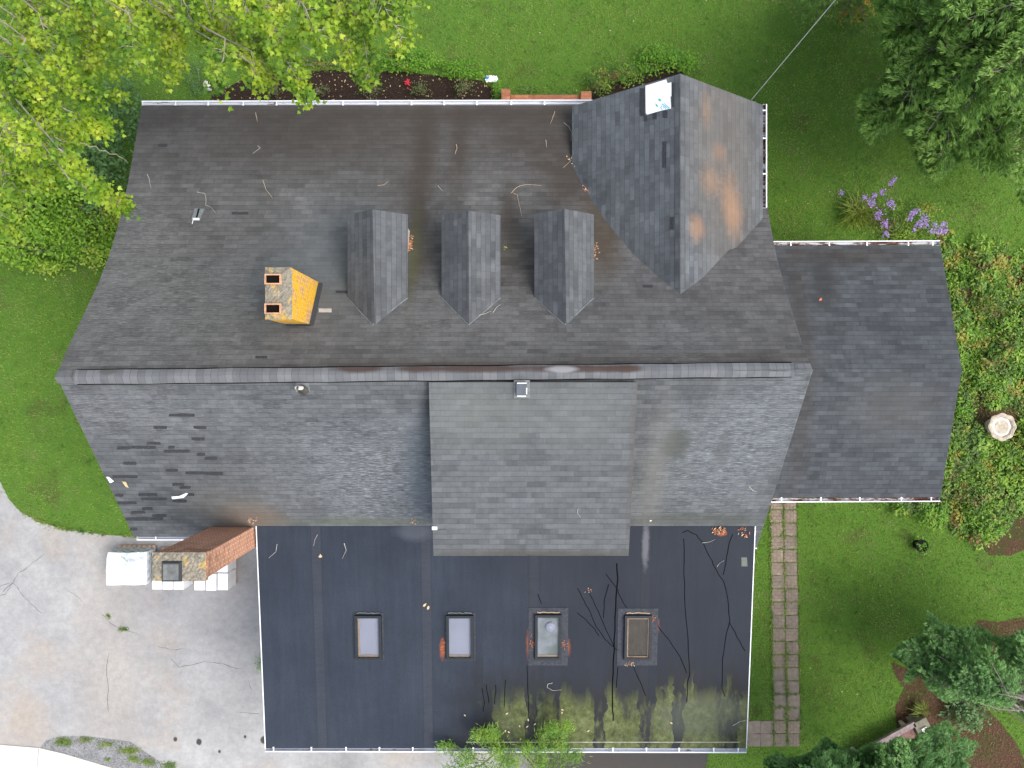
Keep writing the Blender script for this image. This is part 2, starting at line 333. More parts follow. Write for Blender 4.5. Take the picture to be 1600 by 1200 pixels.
dk=t.mth('MULTIPLY',t.rng(q[2],5.2,6.9),t.rng(t.noise(o,2.5,5),.35,.6)); c=t.mix(t.mth('MULTIPLY',dk,.75),c,(.1,.055,.04))
t.bump(t.mth('MULTIPLY',f,-1.),.6,.01); M['brick']=t.out(c)
t=NT('old_mortar_crown',.95,.1); o=t.obj(); n=t.noise(o,14,7,.8)
c=t.ramp(n,[(.3,(.07,.065,.05)),(.45,(.2,.18,.14)),(.6,(.3,.27,.21)),(.72,(.6,.56,.5))])
c=t.mix(t.mth('MULTIPLY',t.rng(t.noise(o,4.,5,.6),.55,.66),.7),c,(.55,.34,.05)); t.bump(n,.8,.03); M['crown']=t.out(c)
M['clay']=plain('clay_flue',(.5,.28,.17),.8,.2,var=.3,scale=10)
M['soot']=plain('soot',(.008,.006,.005),.95,.05)
M['lead']=plain('dark_lead_flashing',(.035,.038,.042),.5,.4)
M['galv']=plain('weathered_galvanised_metal',(.13,.145,.145),.5,.5,var=.4,scale=7)
M['galvlt']=plain('pale_galvanised_metal',(.42,.43,.44),.45,.5,var=.2,scale=14)
M['damper']=plain('dusty_damper_plate',(.12,.125,.12),.6,.4,var=.5,scale=5)
M['film']=plain('white_plastic_film',(.86,.86,.86),.35,.45,var=.04,scale=3)
t=NT('clear_wrap_grey',.25,.5); n=t.noise(t.mapp(t.obj(),scale=(3,3,2)),2,5,.7); M['wrap']=t.out(t.ramp(n,[(.35,(.36,.40,.43)),(.6,(.62,.66,.69)),(.75,(.85,.86,.87))]))
M['wood']=plain('pallet_wood',(.45,.3,.2),.8,.2,var=.25,scale=6)
M['pkg']=plain('white_shingle_packaging',(.84,.83,.84),.4,.4,var=.04,scale=4)
M['pkg2']=plain('pale_shingle_packaging',(.62,.63,.66),.5,.4,var=.1,scale=4)
t=NT('torn_dark_shingle',.9,.15); M['torn']=t.out(t.ramp(t.noise(t.obj(),30,4,.7),[(.35,(.028,.029,.033)),(.65,(.055,.057,.062)),(.75,(.17,.17,.18))]))
M['under']=plain('white_underlayment',(.88,.89,.9),.45,.4,var=.03,scale=5)
M['teal']=plain('teal_print',(.04,.42,.36),.5); M['cyan']=plain('cyan_print',(.08,.42,.62),.5)
M['greyp']=plain('grey_print',(.55,.56,.57),.5)
M['blind']=plain('lavender_blind',(.31,.33,.41),.4,.3,var=.06,scale=1)  # blind colour with the sky's grey lavender reflection mixed in
M['peach']=plain('sill_board',(.34,.27,.22),.5)
M['skyfr']=plain('dark_skylight_frame',(.022,.027,.032),.5,.2)
t=NT('old_glass_interior',.12,.7); o=t.obj()
M['milky']=t.out(t.ramp(t.noise(o,2.2,4),[(.35,(.14,.17,.155)),(.65,(.28,.31,.34))]))
t=NT('dark_interior',.15,.6); o=t.obj(); M['darkin']=t.out(t.ramp(t.noise(t.mapp(o,scale=(3,1,1)),3,5,.6),[(.35,(.04,.032,.02)),(.6,(.06,.048,.03)),(.75,(.075,.085,.045))]))
t=NT('clear_glass',.04,.5); t.out((.01,.01,.01)); tr=t.n.new('ShaderNodeBsdfTransparent'); mx=t.n.new('ShaderNodeMixShader'); mx.inputs[0].default_value=.88
t.l.new(t.b.outputs[0],mx.inputs[1]); t.l.new(tr.outputs[0],mx.inputs[2]); t.l.new(mx.outputs[0],t.n['Material Output'].inputs[0]); M['glass']=t.m
M['pvc']=plain('white_pvc_pipe',(.8,.78,.72),.4); M['boot']=plain('dark_rubber_boot',(.06,.055,.05),.8,.2,var=.4,scale=20)
M['stone']=plain('pale_cast_stone',(.42,.37,.29),.9,.1,var=.3,scale=9,bump=.3)
M['stonew']=plain('bleached_basin_stone',(.6,.57,.53),.85,.1,var=.15,scale=12)
M['bark']=plain('grey_bark',(.23,.20,.17),.9,.1,var=.35,scale=14,bump=.5)
M['barkl']=plain('pale_maple_bark',(.27,.24,.19),.9,.1,var=.3,scale=14,bump=.4)
M['twig']=plain('dry_twig',(.42,.33,.22),.85,.1,var=.3,scale=20)
M['twigd']=plain('pale_dry_twig',(.36,.35,.31),.85,.1,var=.3,scale=20)
M['rust']=plain('rust_dry_leaf',(.42,.15,.07),.8,.2,var=.4,scale=20)
M['tan']=plain('tan_dry_leaf',(.55,.42,.25),.8,.2,var=.3,scale=20)
M['blackp']=plain('black_plastic_pot',(.01,.01,.011),.7,.1)
M['soil']=plain('dark_soil',(.03,.02,.014),.95,.1,var=.4,scale=20)
M['cable']=plain('grey_cable_jacket',(.42,.42,.42),.5)
M['red']=plain('red_petal',(.62,.03,.05),.6); M['blue']=plain('blue_print',(.05,.25,.6),.5)
M['purple']=plain('purple_petal',(.36,.22,.55),.7,.2,var=.3,scale=30)
def foliage(name, cols, hue=.0, trans=.3, patch=None, clump=.55, cscale=2.2, rough=.55):
    """cols: dark..light leaf colours picked per leaf"""
    t=NT(name,rough,.35); g=t.n.new('ShaderNodeNewGeometry')
    fc=t.mth('ADD',t.mth('MULTIPLY',g.outputs['Random Per Island'],1-clump),t.mth('MULTIPLY',t.rng(t.noise(t.obj(),cscale,3),.3,.7),clump))
    c=t.ramp(fc,[(i/(len(cols)-1),x) for i,x in enumerate(cols)])
    c=t.mix(.5,c,t.ramp(t.noise(t.obj(),1.1,4),[(.35,(.7,.75,.8)),(.65,(1.25,1.2,1.05))]),'MULTIPLY')
    if patch:
        for (pc,a,b,sc,loc) in patch:
            c=t.mix(t.rng(t.noise(t.mapp(t.obj(),loc=loc),sc,4),a,b),c,pc)
    t.out(c); tr=t.n.new('ShaderNodeBsdfTranslucent'); t.l.new(c,tr.inputs[0]); mx=t.n.new('ShaderNodeMixShader'); mx.inputs[0].default_value=trans
    t.l.new(t.b.outputs[0],mx.inputs[1]); t.l.new(tr.outputs[0],mx.inputs[2]); t.l.new(mx.outputs[0],t.n['Material Output'].inputs[0])
    return t.m
M['maple']=foliage('maple_leaf',[(.04,.11,.012),(.09,.20,.018),(.21,.34,.025),(.37,.47,.04),(.56,.60,.12)],trans=.35,clump=.7,cscale=1.6)
M['thicket']=foliage('thicket_leaf',[(.06,.14,.016),(.13,.27,.022),(.21,.38,.03),(.34,.50,.06)],patch=[((.42,.52,.07),.52,.66,.8,(2,0,0))],trans=.25)
M['rhodo']=foliage('dark_broad_leaf',[(.05,.12,.035),(.08,.17,.045),(.12,.22,.065)],trans=.15)
M['pine']=foliage('pine_needle',[(.10,.20,.05),(.17,.32,.07),(.26,.43,.10),(.40,.55,.18)],trans=.35,patch=[((.15,.2,.05),.62,.72,.9,(0,3,0))])
M['pineb']=foliage('blue_pine_needle',[(.09,.20,.065),(.16,.32,.10),(.24,.44,.155),(.40,.60,.28)],trans=.35)
M['willow']=foliage('bright_narrow_leaf',[(.09,.2,.02),(.13,.27,.03),(.19,.34,.04),(.36,.38,.06)],trans=.3)
M['cover']=foliage('mixed_ground_cover_leaf',[(.04,.10,.010),(.09,.20,.016),(.16,.31,.025),(.31,.42,.05)],patch=[((.06,.12,.015),.5,.62,1.1,(9,5,0)),((.32,.29,.045),.54,.66,2.0,(4,5,0)),((.22,.12,.045),.59,.68,1.3,(0,5,0))],trans=.2)
M['lush']=foliage('lush_bed_leaf',[(.08,.2,.014),(.13,.3,.02),(.2,.4,.03)],patch=[((.24,.36,.03),.6,.7,2.,(0,1,0))],trans=.3)
M['shrubl']=foliage('small_shrub_leaf',[(.07,.11,.03),(.11,.16,.04),(.17,.2,.06)],patch=[((.17,.11,.06),.55,.65,4,(1,5,0))],trans=.2)
M['blade']=foliage('long_grass_blade',[(.11,.18,.02),(.18,.25,.03),(.3,.3,.06)],trans=.3)
M['orangeb']=foliage('orange_turning_leaf',[(.5,.2,.02),(.6,.3,.03),(.45,.35,.04)],trans=.3)
M['grass']=foliage('lawn_grass_blade',[(.095,.165,.035),(.155,.255,.05),(.23,.34,.072),(.35,.43,.13)],trans=.35,clump=.35,cscale=1.2,
    patch=[((.25,.34,.06),.45,.66,.35,(5,2,0)),((.07,.15,.025),.5,.7,2.6,(1,1,0)),((.28,.37,.08),.56,.72,4.2,(8,1,0)),((.07,.16,.03),.55,.75,.8,(1,6,0)),((.30,.29,.13),.54,.74,.8,(3,2,0)),((.23,.18,.08),.66,.76,1.9,(1,9,0))])

# ------------------------------------------------------------------ THE SETTING: ground, driveway, beds
t=NT('lawn_soil',.95,.1); o=t.obj(); n=t.noise(o,30,6,.8)
c=t.ramp(n,[(.3,(.045,.09,.014)),(.55,(.08,.17,.022)),(.75,(.14,.19,.05))])
c=t.mix(t.rng(t.noise(o,.8,5),.58,.75),c,(.07,.08,.025)); M['lawn']=t.out(c)
mb=MB(); mb.face([(-400,-400,0),(400,-400,0),(400,400,0),(-400,400,0)]); tag(mb.build('ground',M['lawn']),kind='structure')
def flat(name, px, z, mat, sub=True):
    mb=MB(); mb.face([G(x,y,0)+Vector((0,0,z)) for x,y in px]); o=mb.build(name,mat); return tag(o,kind='structure')
t=NT('worn_asphalt',.92,.15); o=t.obj(); s_=t.sep(o)
c=t.ramp(t.noise(o,.55,6,.6),[(.3,(.25,.25,.25)),(.5,(.32,.318,.315)),(.7,(.39,.385,.375))])
c=t.mix(t.rng(t.noise(t.mapp(o,loc=(7,3,0)),.33,4),.5,.66),c,(.35,.31,.27))
c=t.mix(t.mth('MULTIPLY',t.blob(-12.4,-9.0,.9,3.4,soft=.8,dist=.6,dscale=1.2),.55),c,(.36,.325,.285))
c=t.mix(t.mth('MULTIPLY',t.blob(-9.2,-7.0,2.2,1.6,soft=.8,dist=.8,dscale=2),.45),c,(.2,.2,.215))
c=t.mix(.5,c,t.ramp(t.noise(o,60,6,.85),[(.3,(.7,.7,.7)),(.7,(1.25,1.25,1.25))]),'MULTIPLY')
c=t.mix(.45,c,t.ramp(t.noise(o,5,6,.75),[(.3,(.62,.62,.63)),(.7,(1.25,1.25,1.24))]),'MULTIPLY')
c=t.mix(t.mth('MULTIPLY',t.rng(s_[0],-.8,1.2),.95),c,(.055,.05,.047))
for (px,py,r) in ((311,1159,4.2),(274,1155,3.),(383,1151,2.),(343,1174,2),(412,1156,5)): 
    q=G(px,py); c=t.mix(t.blob(q.x,q.y,r*.0198,r*.0198*1.2,soft=.2,dist=.25,dscale=20),c,(.06,.055,.05))
t.bump(t.noise(o,90,4,.8),.35,.01); M['asphalt']=t.out(c)
DRIVE=[(-900,700),(-60,728),(0,752),(14,780),(32,800),(62,815),(95,826),(130,831),(165,836),(207,838),(260,830),(440,800),(440,1100),(1095,1100),(1108,1172),(1100,1215),(1095,1500),(-900,1500)]
flat('driveway',DRIVE,.004,M['asphalt'])
mb=MB()
for c_ in ([(-5,932),(10,928),(20,910),(32,925),(45,940),(65,958)],[(20,910),(28,896),(45,885),(62,872),(70,864)],[(105,922),(118,930),(131,941)],[(248,1010),(268,1015),(290,1014)],[(268,1030),(280,1042),(300,1038),(322,1034),(345,1036),(365,1043),(378,1045)],
    [(170,1020),(167,1040),(168,1060),(170,1078),(168,1095),(170,1112)],[(20,910),(5,925)],[(160,960),(175,975),(190,983),(215,990)],[(388,1062),(393,1078)],[(375,1112),(405,1115)],[(-5,918),(20,910)]):
    q=[]
    for k in range(len(c_)-1):
        for f in (0,.25,.5,.75): q.append(G(c_[k][0]+(c_[k+1][0]-c_[k][0])*f+random.uniform(-1,1),c_[k][1]+(c_[k+1][1]-c_[k][1])*f+random.uniform(-.8,.8)))
    q.append(G(*c_[-1]))
    for k in range(len(q)-1):
        d_=(q[k+1]-q[k]).normalized(); n_=Vector((-d_.y,d_.x,0))*random.uniform(.004,.011); z_=Vector((0,0,.0065))
        mb.face([q[k]-n_+z_,q[k+1]-n_*.8+z_,q[k+1]+n_*.8+z_,q[k]+n_+z_])
tag(mb.build('driveway_cracks',plain('crack_shadow_dirt',(.12,.115,.11),.95)),kind='structure')  # thin dark strips drawn along the driveway cracks
t=NT('loose_gravel',.95,.1); vo=t.n.new('ShaderNodeTexVoronoi'); vo.inputs['Scale'].default_value=34; t.l.new(t.obj(),vo.inputs['Vector'])
c=t.mix(.6,t.ramp(t.noise(t.obj(),3,4),[(.3,(.12,.125,.14)),(.7,(.2,.205,.225))]),vo.outputs['Color'],'OVERLAY'); hsn=t.n.new('ShaderNodeHueSaturation'); hsn.inputs['Saturation'].default_value=.12; t.l.new(c,hsn.inputs['Color'])
t.bump(vo.outputs['Distance'],.8,.02); M['gravel']=t.out(hsn.outputs[0])
GRAV=[(64,1167),(72,1157),(100,1150),(135,1150),(170,1154),(205,1159),(222,1172),(245,1186),(275,1204),(330,1260),(150,1260),(60,1180)]
flat('gravel_strip',GRAV,.008,M['gravel'])
t=NT('pale_concrete',.85,.2); c=t.ramp(t.noise(t.obj(),1.2,6,.7),[(.3,(.52,.51,.45)),(.7,(.62,.61,.56))]); c=t.mix(.3,c,t.ramp(t.noise(t.obj(),60,4,.8),[(.3,(.8,.8,.8)),(.7,(1.1,1.1,1.1))]),'MULTIPLY'); M['conc']=t.out(c)
mb=MB()
for quad in ([(-300,1150),(0,1163),(61,1168),(53,1260),(-300,1400)],[(62,1168),(100,1177),(178,1200),(330,1250),(54,1260)]):
    mb.slab([G(x,y,0)+Vector((0,0,.03)) for x,y in quad],.028)
tag(mb.build('pavement',M['conc']),kind='structure')
t=NT('dark_mulch',.95,.1); o=t.obj(); n=t.noise(o,26,6,.85); c=t.ramp(n,[(.3,(.014,.009,.007)),(.55,(.04,.026,.02)),(.68,(.075,.05,.036)),(.78,(.25,.2,.14))]); t.bump(n,1,.04); M['mulch']=t.out(c)
t=NT('red_brown_needle_mulch',.95,.1); o=t.obj(); n=t.noise(t.mapp(o,scale=(1,1,1)),22,6,.85); c=t.ramp(n,[(.3,(.04,.022,.014)),(.55,(.10,.055,.035)),(.75,(.2,.13,.085))])
c=t.mix(t.rng(t.noise(o,1.2,4),.45,.65),c,(.055,.06,.02)); t.bump(n,1,.03); M['mulchr']=t.out(c)
BED1=[(325,175),(330,150),(352,138),(385,122),(430,113),(500,110),(570,108),(640,113),(700,120),(752,126),(776,142),(780,175)]
BED2=[(925,175),(905,150),(950,132),(985,122),(1010,114),(1050,105),(1065,112),(1085,135),(1040,175)]
BED3=[(1392,1034),(1420,1045),(1450,1060),(1490,1080),(1530,1095),(1562,1128),(1588,1160),(1606,1200),(1625,1300),(1400,1300),(1415,1180),(1402,1140),(1398,1105),(1412,1075),(1398,1055)]
BED4=[(1530,850),(1550,825),(1585,812),(1620,800),(1620,850),(1580,868),(1545,868)]
flat('planting_soil',[(1440,400),(1480,378),(1530,388),(1600,405),(1700,420),(1700,795),(1600,795),(1530,830),(1470,800),(1380,775)],.0035,M['mulchr']); flat('mulch_bed',BED1,.005,M['mulch']); flat('mulch_bed',BED2,.005,M['mulch']); flat('bare_soil',[(1510,985),(1530,968),(1560,972),(1590,965),(1640,960),(1640,1040),(1560,1030)],.005,M['mulchr']); flat('needle_bed',BED3,.005,M['mulchr']); flat('bare_soil',BED4,.005,M['mulchr'])
# ------------------------------------------------------------------ THE HOUSE
HOUSE=empty('house',(0,0,0)); tag(HOUSE,'large house seen from above with dark shingle roofs, dormers and a flat rubber roof','house')
XL,XR=-9.657,6.34
# profile of the front roof slope: (Y, depth below camera)
PF=[(.22,15.0),(.88,15.50),(1.67,16.08),(2.4,16.6),(3.1,17.03),(4.0,17.46),(5.0,17.83),(6.0,18.14),(7.26,18.5)]
def yrid(x): return .225+.0105*(x+1.6)
def roof_z(Y): return CAMZ-np.interp(Y,[p[0] for p in PF],[p[1] for p in PF])
mb=MB(); v=0.; th=.07
prev=None
for i,(Y,d) in enumerate(PF):
    z=CAMZ-d
    if prev:
        Y0,z0,v0=prev; ln=math.hypot(Y-Y0,z-z0); v1=v0-ln
        ya,yb=(yrid(XL),yrid(XR)) if i==1 else (Y0,Y0)
        A,B,C,D=(XL,ya,z0),(XR,yb,z0),(XR,Y,z),(XL,Y,z)
        mb.face([D,C,B,A],[(XL,v1),(XR,v1),(XR,v0),(XL,v0)])
        lo=lambda p:(p[0],p[1],p[2]-th)
        mb.face([lo(A),lo(B),lo(C),lo(D)]); mb.face([lo(A),lo(D),D,A]); mb.face([B,C,lo(C),lo(B)])
        if i==len(PF)-1: mb.face([D,lo(D),lo(C),C])
        prev=(Y,z,v1)
    else: prev=(Y,z,0.)
ROOF=mb.build('roof',M['front'],HOUSE); ROOF['label']='wide charcoal shingle front slope with three gabled dormers'
def back_z(Y): return CAMZ-(15+.76*(.22-Y))
mb=MB(); e1=-3.90; e2=-4.25
mb.slab([(XL,yrid(XL),back_z(yrid(XL))),(XL,e1,back_z(e1)),(-6.45,e1,back_z(e1)),(-6.45,-3.60,back_z(-3.60)),(6.13,-3.60,back_z(-3.60)),(6.13,e2,back_z(e2)),(XR,e2,back_z(e2)),(XR,yrid(XR),back_z(yrid(XR)))],.07)
RB=mb.build('rear_roof_slope',M['back'],HOUSE)
# shed dormer
mb=MB(); mb.slab([(-1.76,.04,6.99),(-1.77,-3.87,6.0),(2.63,-3.87,6.0),(2.65,.04,6.99)],.07)
SH=mb.build('shed_dormer',M['shed'],HOUSE)
mb=MB(); mb.face([(-1.62,-.5,6.75),(-1.62,-3.72,5.96),(-1.62,-3.72,3.9),(-1.62,-.5,6.2)]); mb.face([(2.48,-.5,6.2),(2.48,-3.72,3.9),(2.48,-3.72,5.96),(2.48,-.5,6.75)])
mb.face([(-1.62,-3.72,3.9),(-1.62,-3.72,5.96),(2.48,-3.72,5.96),(2.48,-3.72,3.9)]); mb.build('shed_wall',M['siding'],SH)
def window(parent,x0,x1,z0,z1,y,axis='y',sgn=-1):
    """frame with pane on a wall at y (axis y) or x (axis x); sgn outward direction"""
    f=MB(); p=MB(); a,b=(y,y+sgn*.05) if sgn>0 else (y+sgn*.05,y); w_=.07
    for (u0,u1,q0,q1) in ((x0,x1,z0,z0+w_),(x0,x1,z1-w_,z1),(x0,x0+w_,z0+w_,z1-w_),(x1-w_,x1,z0+w_,z1-w_),((x0+x1)/2-.02,(x0+x1)/2+.02,z0+w_,z1-w_)):
        if axis=='y': f.box(u0,u1,a,b,q0,q1)
        else: f.box(a,b,u0,u1,q0,q1)
    fo=f.build('window',M['white'],parent); m_=(y+sgn*.02)
    if axis=='y': p.box(x0+w_,x1-w_,m_-.006,m_+.006,z0+w_,z1-w_)
    else: p.box(m_-.006,m_+.006,x0+w_,x1-w_,z0+w_,z1-w_)
    p.build('pane',M['darkin'],fo)
window(SH,-1.2,.1,4.5,5.6,-3.72); window(SH,.7,2.0,4.5,5.6,-3.72)
# flat roof
FZ=lambda Y: 4.12+(Y+3.58)*(.67/5.94)
mb=MB(); mb.slab([(-6.43,-3.58,FZ(-3.58)),(-6.43,-9.52,FZ(-9.52)),(6.11,-9.52,FZ(-9.52)),(6.11,-3.58,FZ(-3.58))],.12)
FL=mb.build('flat_roof',M['memb'],HOUSE); FL['label']='low slope black rubber roof with four skylights and green algae'
mb=MB()
for x in (-6.455,6.115):
    mb=MB(); mb.slab([(x-.0,-3.58,FZ(-3.58)+.012),(x,-9.52,FZ(-9.52)+.012),(x+.022,-9.52,FZ(-9.52)+.012),(x+.022,-3.58,FZ(-3.58)+.012)],.16); mb.build('drip_edge',M['white'],FL)
mb=MB(); mb.slab([(-1.2,-9.36,FZ(-9.36)+.006),(-1.2,-9.34,FZ(-9.34)+.006),(5.95,-9.34,FZ(-9.34)+.006),(5.95,-9.36,FZ(-9.36)+.006)],.008)
mb.build('edge_batten',plain('pale_lap_edge',(.32,.31,.26),.8,var=.4,scale=6),FL)
# cross gable: ridge runs front to back
zr=CAMZ-16.37; cx=3.88
mb=MB()
apex=P(1063,115,16.37); back=Vector((apex.x,2.0,zr)); rE=P(1192,164,17.5); rEb=Vector((rE.x,3.6,rE.z))
sl=(rE.z-zr)/(rE.x-apex.x)
lE=P(894,166,18.0); lEb=Vector((lE.x,5.0,lE.z))
mb.slab([apex,rE,rEb,Vector((rE.x-1.0,3.2,rE.z-sl*1.0)),Vector((apex.x,1.9,zr))],.07,u=(0,1,0))
vl=(apex.z-lE.z)/(apex.x-lE.x)
mb.slab([apex,Vector((apex.x,1.9,zr)),Vector((apex.x-1.1,2.6,zr-1.1*vl)),lEb,lE],.07,u=(0,1,0))
CG=mb.build('cross_gable_roof',M['cross'],HOUSE)
mb=MB(); mb.slab([apex+Vector((-.11,-.02,-.11*vl+.012)),apex+Vector((0,-.02,.014)),Vector((apex.x,2.2,zr+.014)),Vector((apex.x-.11,2.2,zr-.11*vl+.012))],.01,u=(0,1,0))
mb.slab([apex+Vector((0,-.02,.014)),apex+Vector((.11,-.02,.11*sl+.012)),Vector((apex.x+.11,2.2,zr+.11*sl+.012)),Vector((apex.x,2.2,zr+.014))],.01,u=(0,1,0))
mb.build('ridge_cap',M['dormer'],CG)
mb=MB(); fy=6.78; mb.face([(1.75,fy,0),(5.98,fy,0),(5.98,fy,4.45),(apex.x,fy,zr-.08),(1.75,fy,4.0)]); mb.face([(5.98,fy,0),(5.98,3,0),(5.98,3,4.45),(5.98,fy,4.45)]); mb.face([(1.75,6.2,3.4),(1.75,fy,3.4),(1.75,fy,4.0),(1.75,4.5,4.0)])
mb.build('cross_gable_wall',M['siding'],CG); window(CG,3.0,4.7,1.0,2.6,fy,'y',1)
# three gabled dormers on the front slope
def dormer(ax,ay,bx,by,lx,ly,rx,ry):
    dp=15.82; A=P(ax,ay,dp); B=P(bx,by,dp); B=Vector((A.x+(B.x-A.x)*1.0,1.15,A.z))
    L=P(lx,ly,16.3); Rr=P(rx,ry,16.3); hs_=(A.z-L.z)
    Lb=Vector((L.x,1.75,L.z)); Rb=Vector((Rr.x,1.75,Rr.z))
    m=MB(); m.slab([A,B,Lb,L],.06,u=(0,1,0)); m.slab([A,Rr,Rb,B],.06,u=(0,1,0))
    o=m.build('dormer',M['dormer'],HOUSE)
    m=MB(); x0,x1=L.x+.1,Rr.x-.1; y1=A.y-.16; zb=roof_z(y1)-.1; ze=L.z-.03; 
    m.face([(x0,y1,zb),(x1,y1,zb),(x1,y1,ze),((x0+x1)/2,y1,A.z-.09),(x0,y1,ze)][::-1])
    m.face([(x1,y1,zb),(x1,1.9,zb+1.2),(x1,1.9,ze),(x1,y1,ze)]); m.face([(x0,1.9,zb+1.2),(x0,y1,zb),(x0,y1,ze),(x0,1.9,ze)])
    m.build('dormer_wall',M['siding'],o); window(o,x0+.25,x1-.25,zb+.25,ze-.02,y1,'y',1)
    # metal valley edges where the gable meets the slope
    m=MB(); 
    for E in (L,Rr):
        pts=[]
        for k in range(9):
            f_=k/8; x=E.x+(A.x-E.x)*f_; z=E.z+(A.z-E.z)*f_
            Ys=np.linspace(1,4.2,300); yy=Ys[np.argmin(abs(roof_z(Ys)-z))]
            pts.append(Vector((x,yy,z+.006)))
        m.tube(pts,.014,5)
    m.build('valley_flashing',M['galv'],o)
    return o
D1=dormer(582,327,586,508,543,335,637,335)
D2=dormer(732,329,733,508,690,335,782,336)
D3=dormer(882,326,885,508,835,334,928,335)
D1['label']='dormer nearest the yellow chimney'; D3['label']='dormer nearest the large cross gable'
# wing on the right
mb=MB(); wr=CAMZ-18.1; we=CAMZ-19.0; YR=.375; YT=3.70; YBt=-3.03; WX=11.47
mb.slab([(5.6,YR,wr),(WX,YR,wr),(WX,YT,we),(5.6,YT,we)],.08); mb.slab([(5.6,YR,wr),(5.6,YBt,we),(WX,YBt,we),(WX,YR,wr)],.08)
WG=mb.build('wing_roof',M['wing'],HOUSE); WG['label']='lower dark roof of the side wing'
# walls
mb=MB(); mb.box(-9.35,6.05,-3.62,6.8,0,3.2)
for xx,s in ((-9.35,-1),(6.05,1)):
    pts=[(xx,-3.62,3.2)]+[(xx,6.8,3.2)]+[(xx,Y,CAMZ-d-.09) for (Y,d) in PF[::-1] if Y<6.8]+[(xx,-3.62,back_z(-3.62)-.09)]
    mb.face(pts if s>0 else pts[::-1])
mb.build('wall',M['siding'],HOUSE)
mb=MB(); mb.box(-6.2,5.9,-9.25,-3.65,0,3.3); o=mb.build('rear_room_wall',M['siding'],HOUSE)
for x0 in (-5.4,-2.6,.3,3.2): window(o,x0,x0+1.6,.8,2.5,-9.25)
mb=MB(); mb.box(6.06,11.2,-2.8,3.45,0,2.9)
mb.face([(11.2,-2.8,2.9),(11.2,3.45,2.9),(11.2,YR,wr-.1)]); o=mb.build('wing_wall',M['siding'],HOUSE)
window(o,-1.6,-.2,.9,2.3,11.2,'x',1); window(o,1.0,2.4,.9,2.3,11.2,'x',1); window(o,7.5,9.4,.9,2.3,-2.8)
for x0 in (-8.4,-5.6,-2.8): window(HOUSE,x0,x0+1.3,1.0,2.5,6.8,'y',1)
mb=MB(); mb.box(-.1,1.0,6.8,6.86,.15,2.3); dr=mb.build('door',M['red'] if False else plain('dark_green_door',(.03,.08,.05),.4),HOUSE)
mb=MB(); mb.tube([(.88,6.86,1.1),(.88,6.93,1.1),(.80,6.93,1.1)],.012); mb.build('handle',M['galvlt'],dr)
# ridge vent
mb=MB(); n_=60; x0,x1=P(113,580,14.95).x,P(1243,580,14.95).x
for i in range(n_):
    a=x0+(x1-x0)*i/n_; b=x0+(x1-x0)*(i+1)/n_
    wv_=lambda x: .012*math.sin(x*1.9)+.01*math.sin(x*5.1)
    ring=lambda x:[Vector((x,yrid(x)+s*(.150+.004*math.sin(x*3))+wv_(x)*.3,7.03+h+wv_(x)*.4)) for s,h in ((-1,-.075),(-.995,-.055),(-.5,-.005),(0,.02),(.5,-.005),(.995,-.055),(1,-.075))]
    ra,rb=ring(a),ring(b)
    for k in range(6):
        mb.face([ra[k],rb[k],rb[k+1],ra[k+1]],[(a,.05+k*.14),(b,.05+k*.14),(b,.05+(k+1)*.14),(a,.05+(k+1)*.14)])
for x,s in ((x0,1),(x1,-1)):
    r_=[Vector((x,yrid(x)+q*.15,7.03+h)) for q,h in ((-1,-.075),(-.5,-.005),(0,.02),(.5,-.005),(1,-.075))]; mb.face(r_[::s],[(x,.1)]*5)
RV=mb.build('ridge_vent',M['ridge'],HOUSE)
mb=MB()
for s in (-1,1): mb.tube([(x,yrid(x)+s*(.158+.004*math.sin(x*3)),6.955) for x in np.linspace(x0+.05,x1-.05,40)],.011,5)
mb.build('vent_gap',M['tar'],RV)  # black strips drawn in for the dark gap under the vent edges
# ridge cap shingles beyond the vent's two ends
for (a,b) in ((XL,x0),(x1,XR)):
    mb=MB()
    for s,slp in ((1,-.76),(-1,-.76)):
        q=[(a,yrid(a),7.012),(b,yrid(b),7.012),(b,yrid(b)+s*.13,7.012+slp*.13),(a,yrid(a)+s*.13,7.012+slp*.13)]
        mb.slab(q,.008)
    mb.build('ridge_cap',M['ridge'],HOUSE)
# gutters with hangers
def gutter(A,B,out,inner,hang,parent=HOUSE,w_=.115,h=.10,label=None,lip=.022):
    A=Vector(A);B=Vector(B);o_=Vector(out); m=MB(); up=Vector((0,0,1))
    prof=[(0,0),(0,-h),(.02,-h-.01),(w_-.025,-h-.01),(w_-.01,-h+.03),(w_,-.01),(w_,0.0)]
    prof2=[(w_,0),(w_+.004,.006),(w_-lip,.006),(w_-lip,-.006),(w_-.018,-h+.03),(w_-.03,-h+.004),(.01,-h+.004),(.01,-.01)]
    for pr,mi in ((prof,0),(prof2[:4],0),(prof2[3:],1)):
        for k in range(len(pr)-1):
            p,q=pr[k],pr[k+1]; f=lambda X,c: X+o_*c[0]+up*c[1]
            m.face([f(A,p),f(B,p),f(B,q),f(A,q)],mi=mi)
    for X in (A,B): m.face([X+o_*c[0]+up*c[1] for c in prof])
    g=m.build('gutter',[M['white'],inner],parent)
    if label: g['label']=label
    d=(B-A); L=d.length; d.normalize()
    for t_ in hang:
        C=A+d*(t_*L); s_=Vector((-o_.y,o_.x,0)); m=MB()
        a=C-s_*.014; b=C+s_*.014
        m.face([a+up*.012-o_*.0,b+up*.012-o_*.0,b+o_*w_+up*.012,a+o_*w_+up*.012]); m.face([b+up*.002,a+up*.002,a+o_*w_+up*.002,b+o_*w_+up*.002])
        for e in (a,b): m.face([e+up*.002,e+o_*w_+up*.002,e+o_*w_+up*.012,e+up*.012])
        m.box(C.x-.02,C.x+.02,C.y-.02,C.y+.02,C.z+.004,C.z+.016)
        m.build('hanger',M['white'],g)
    return g
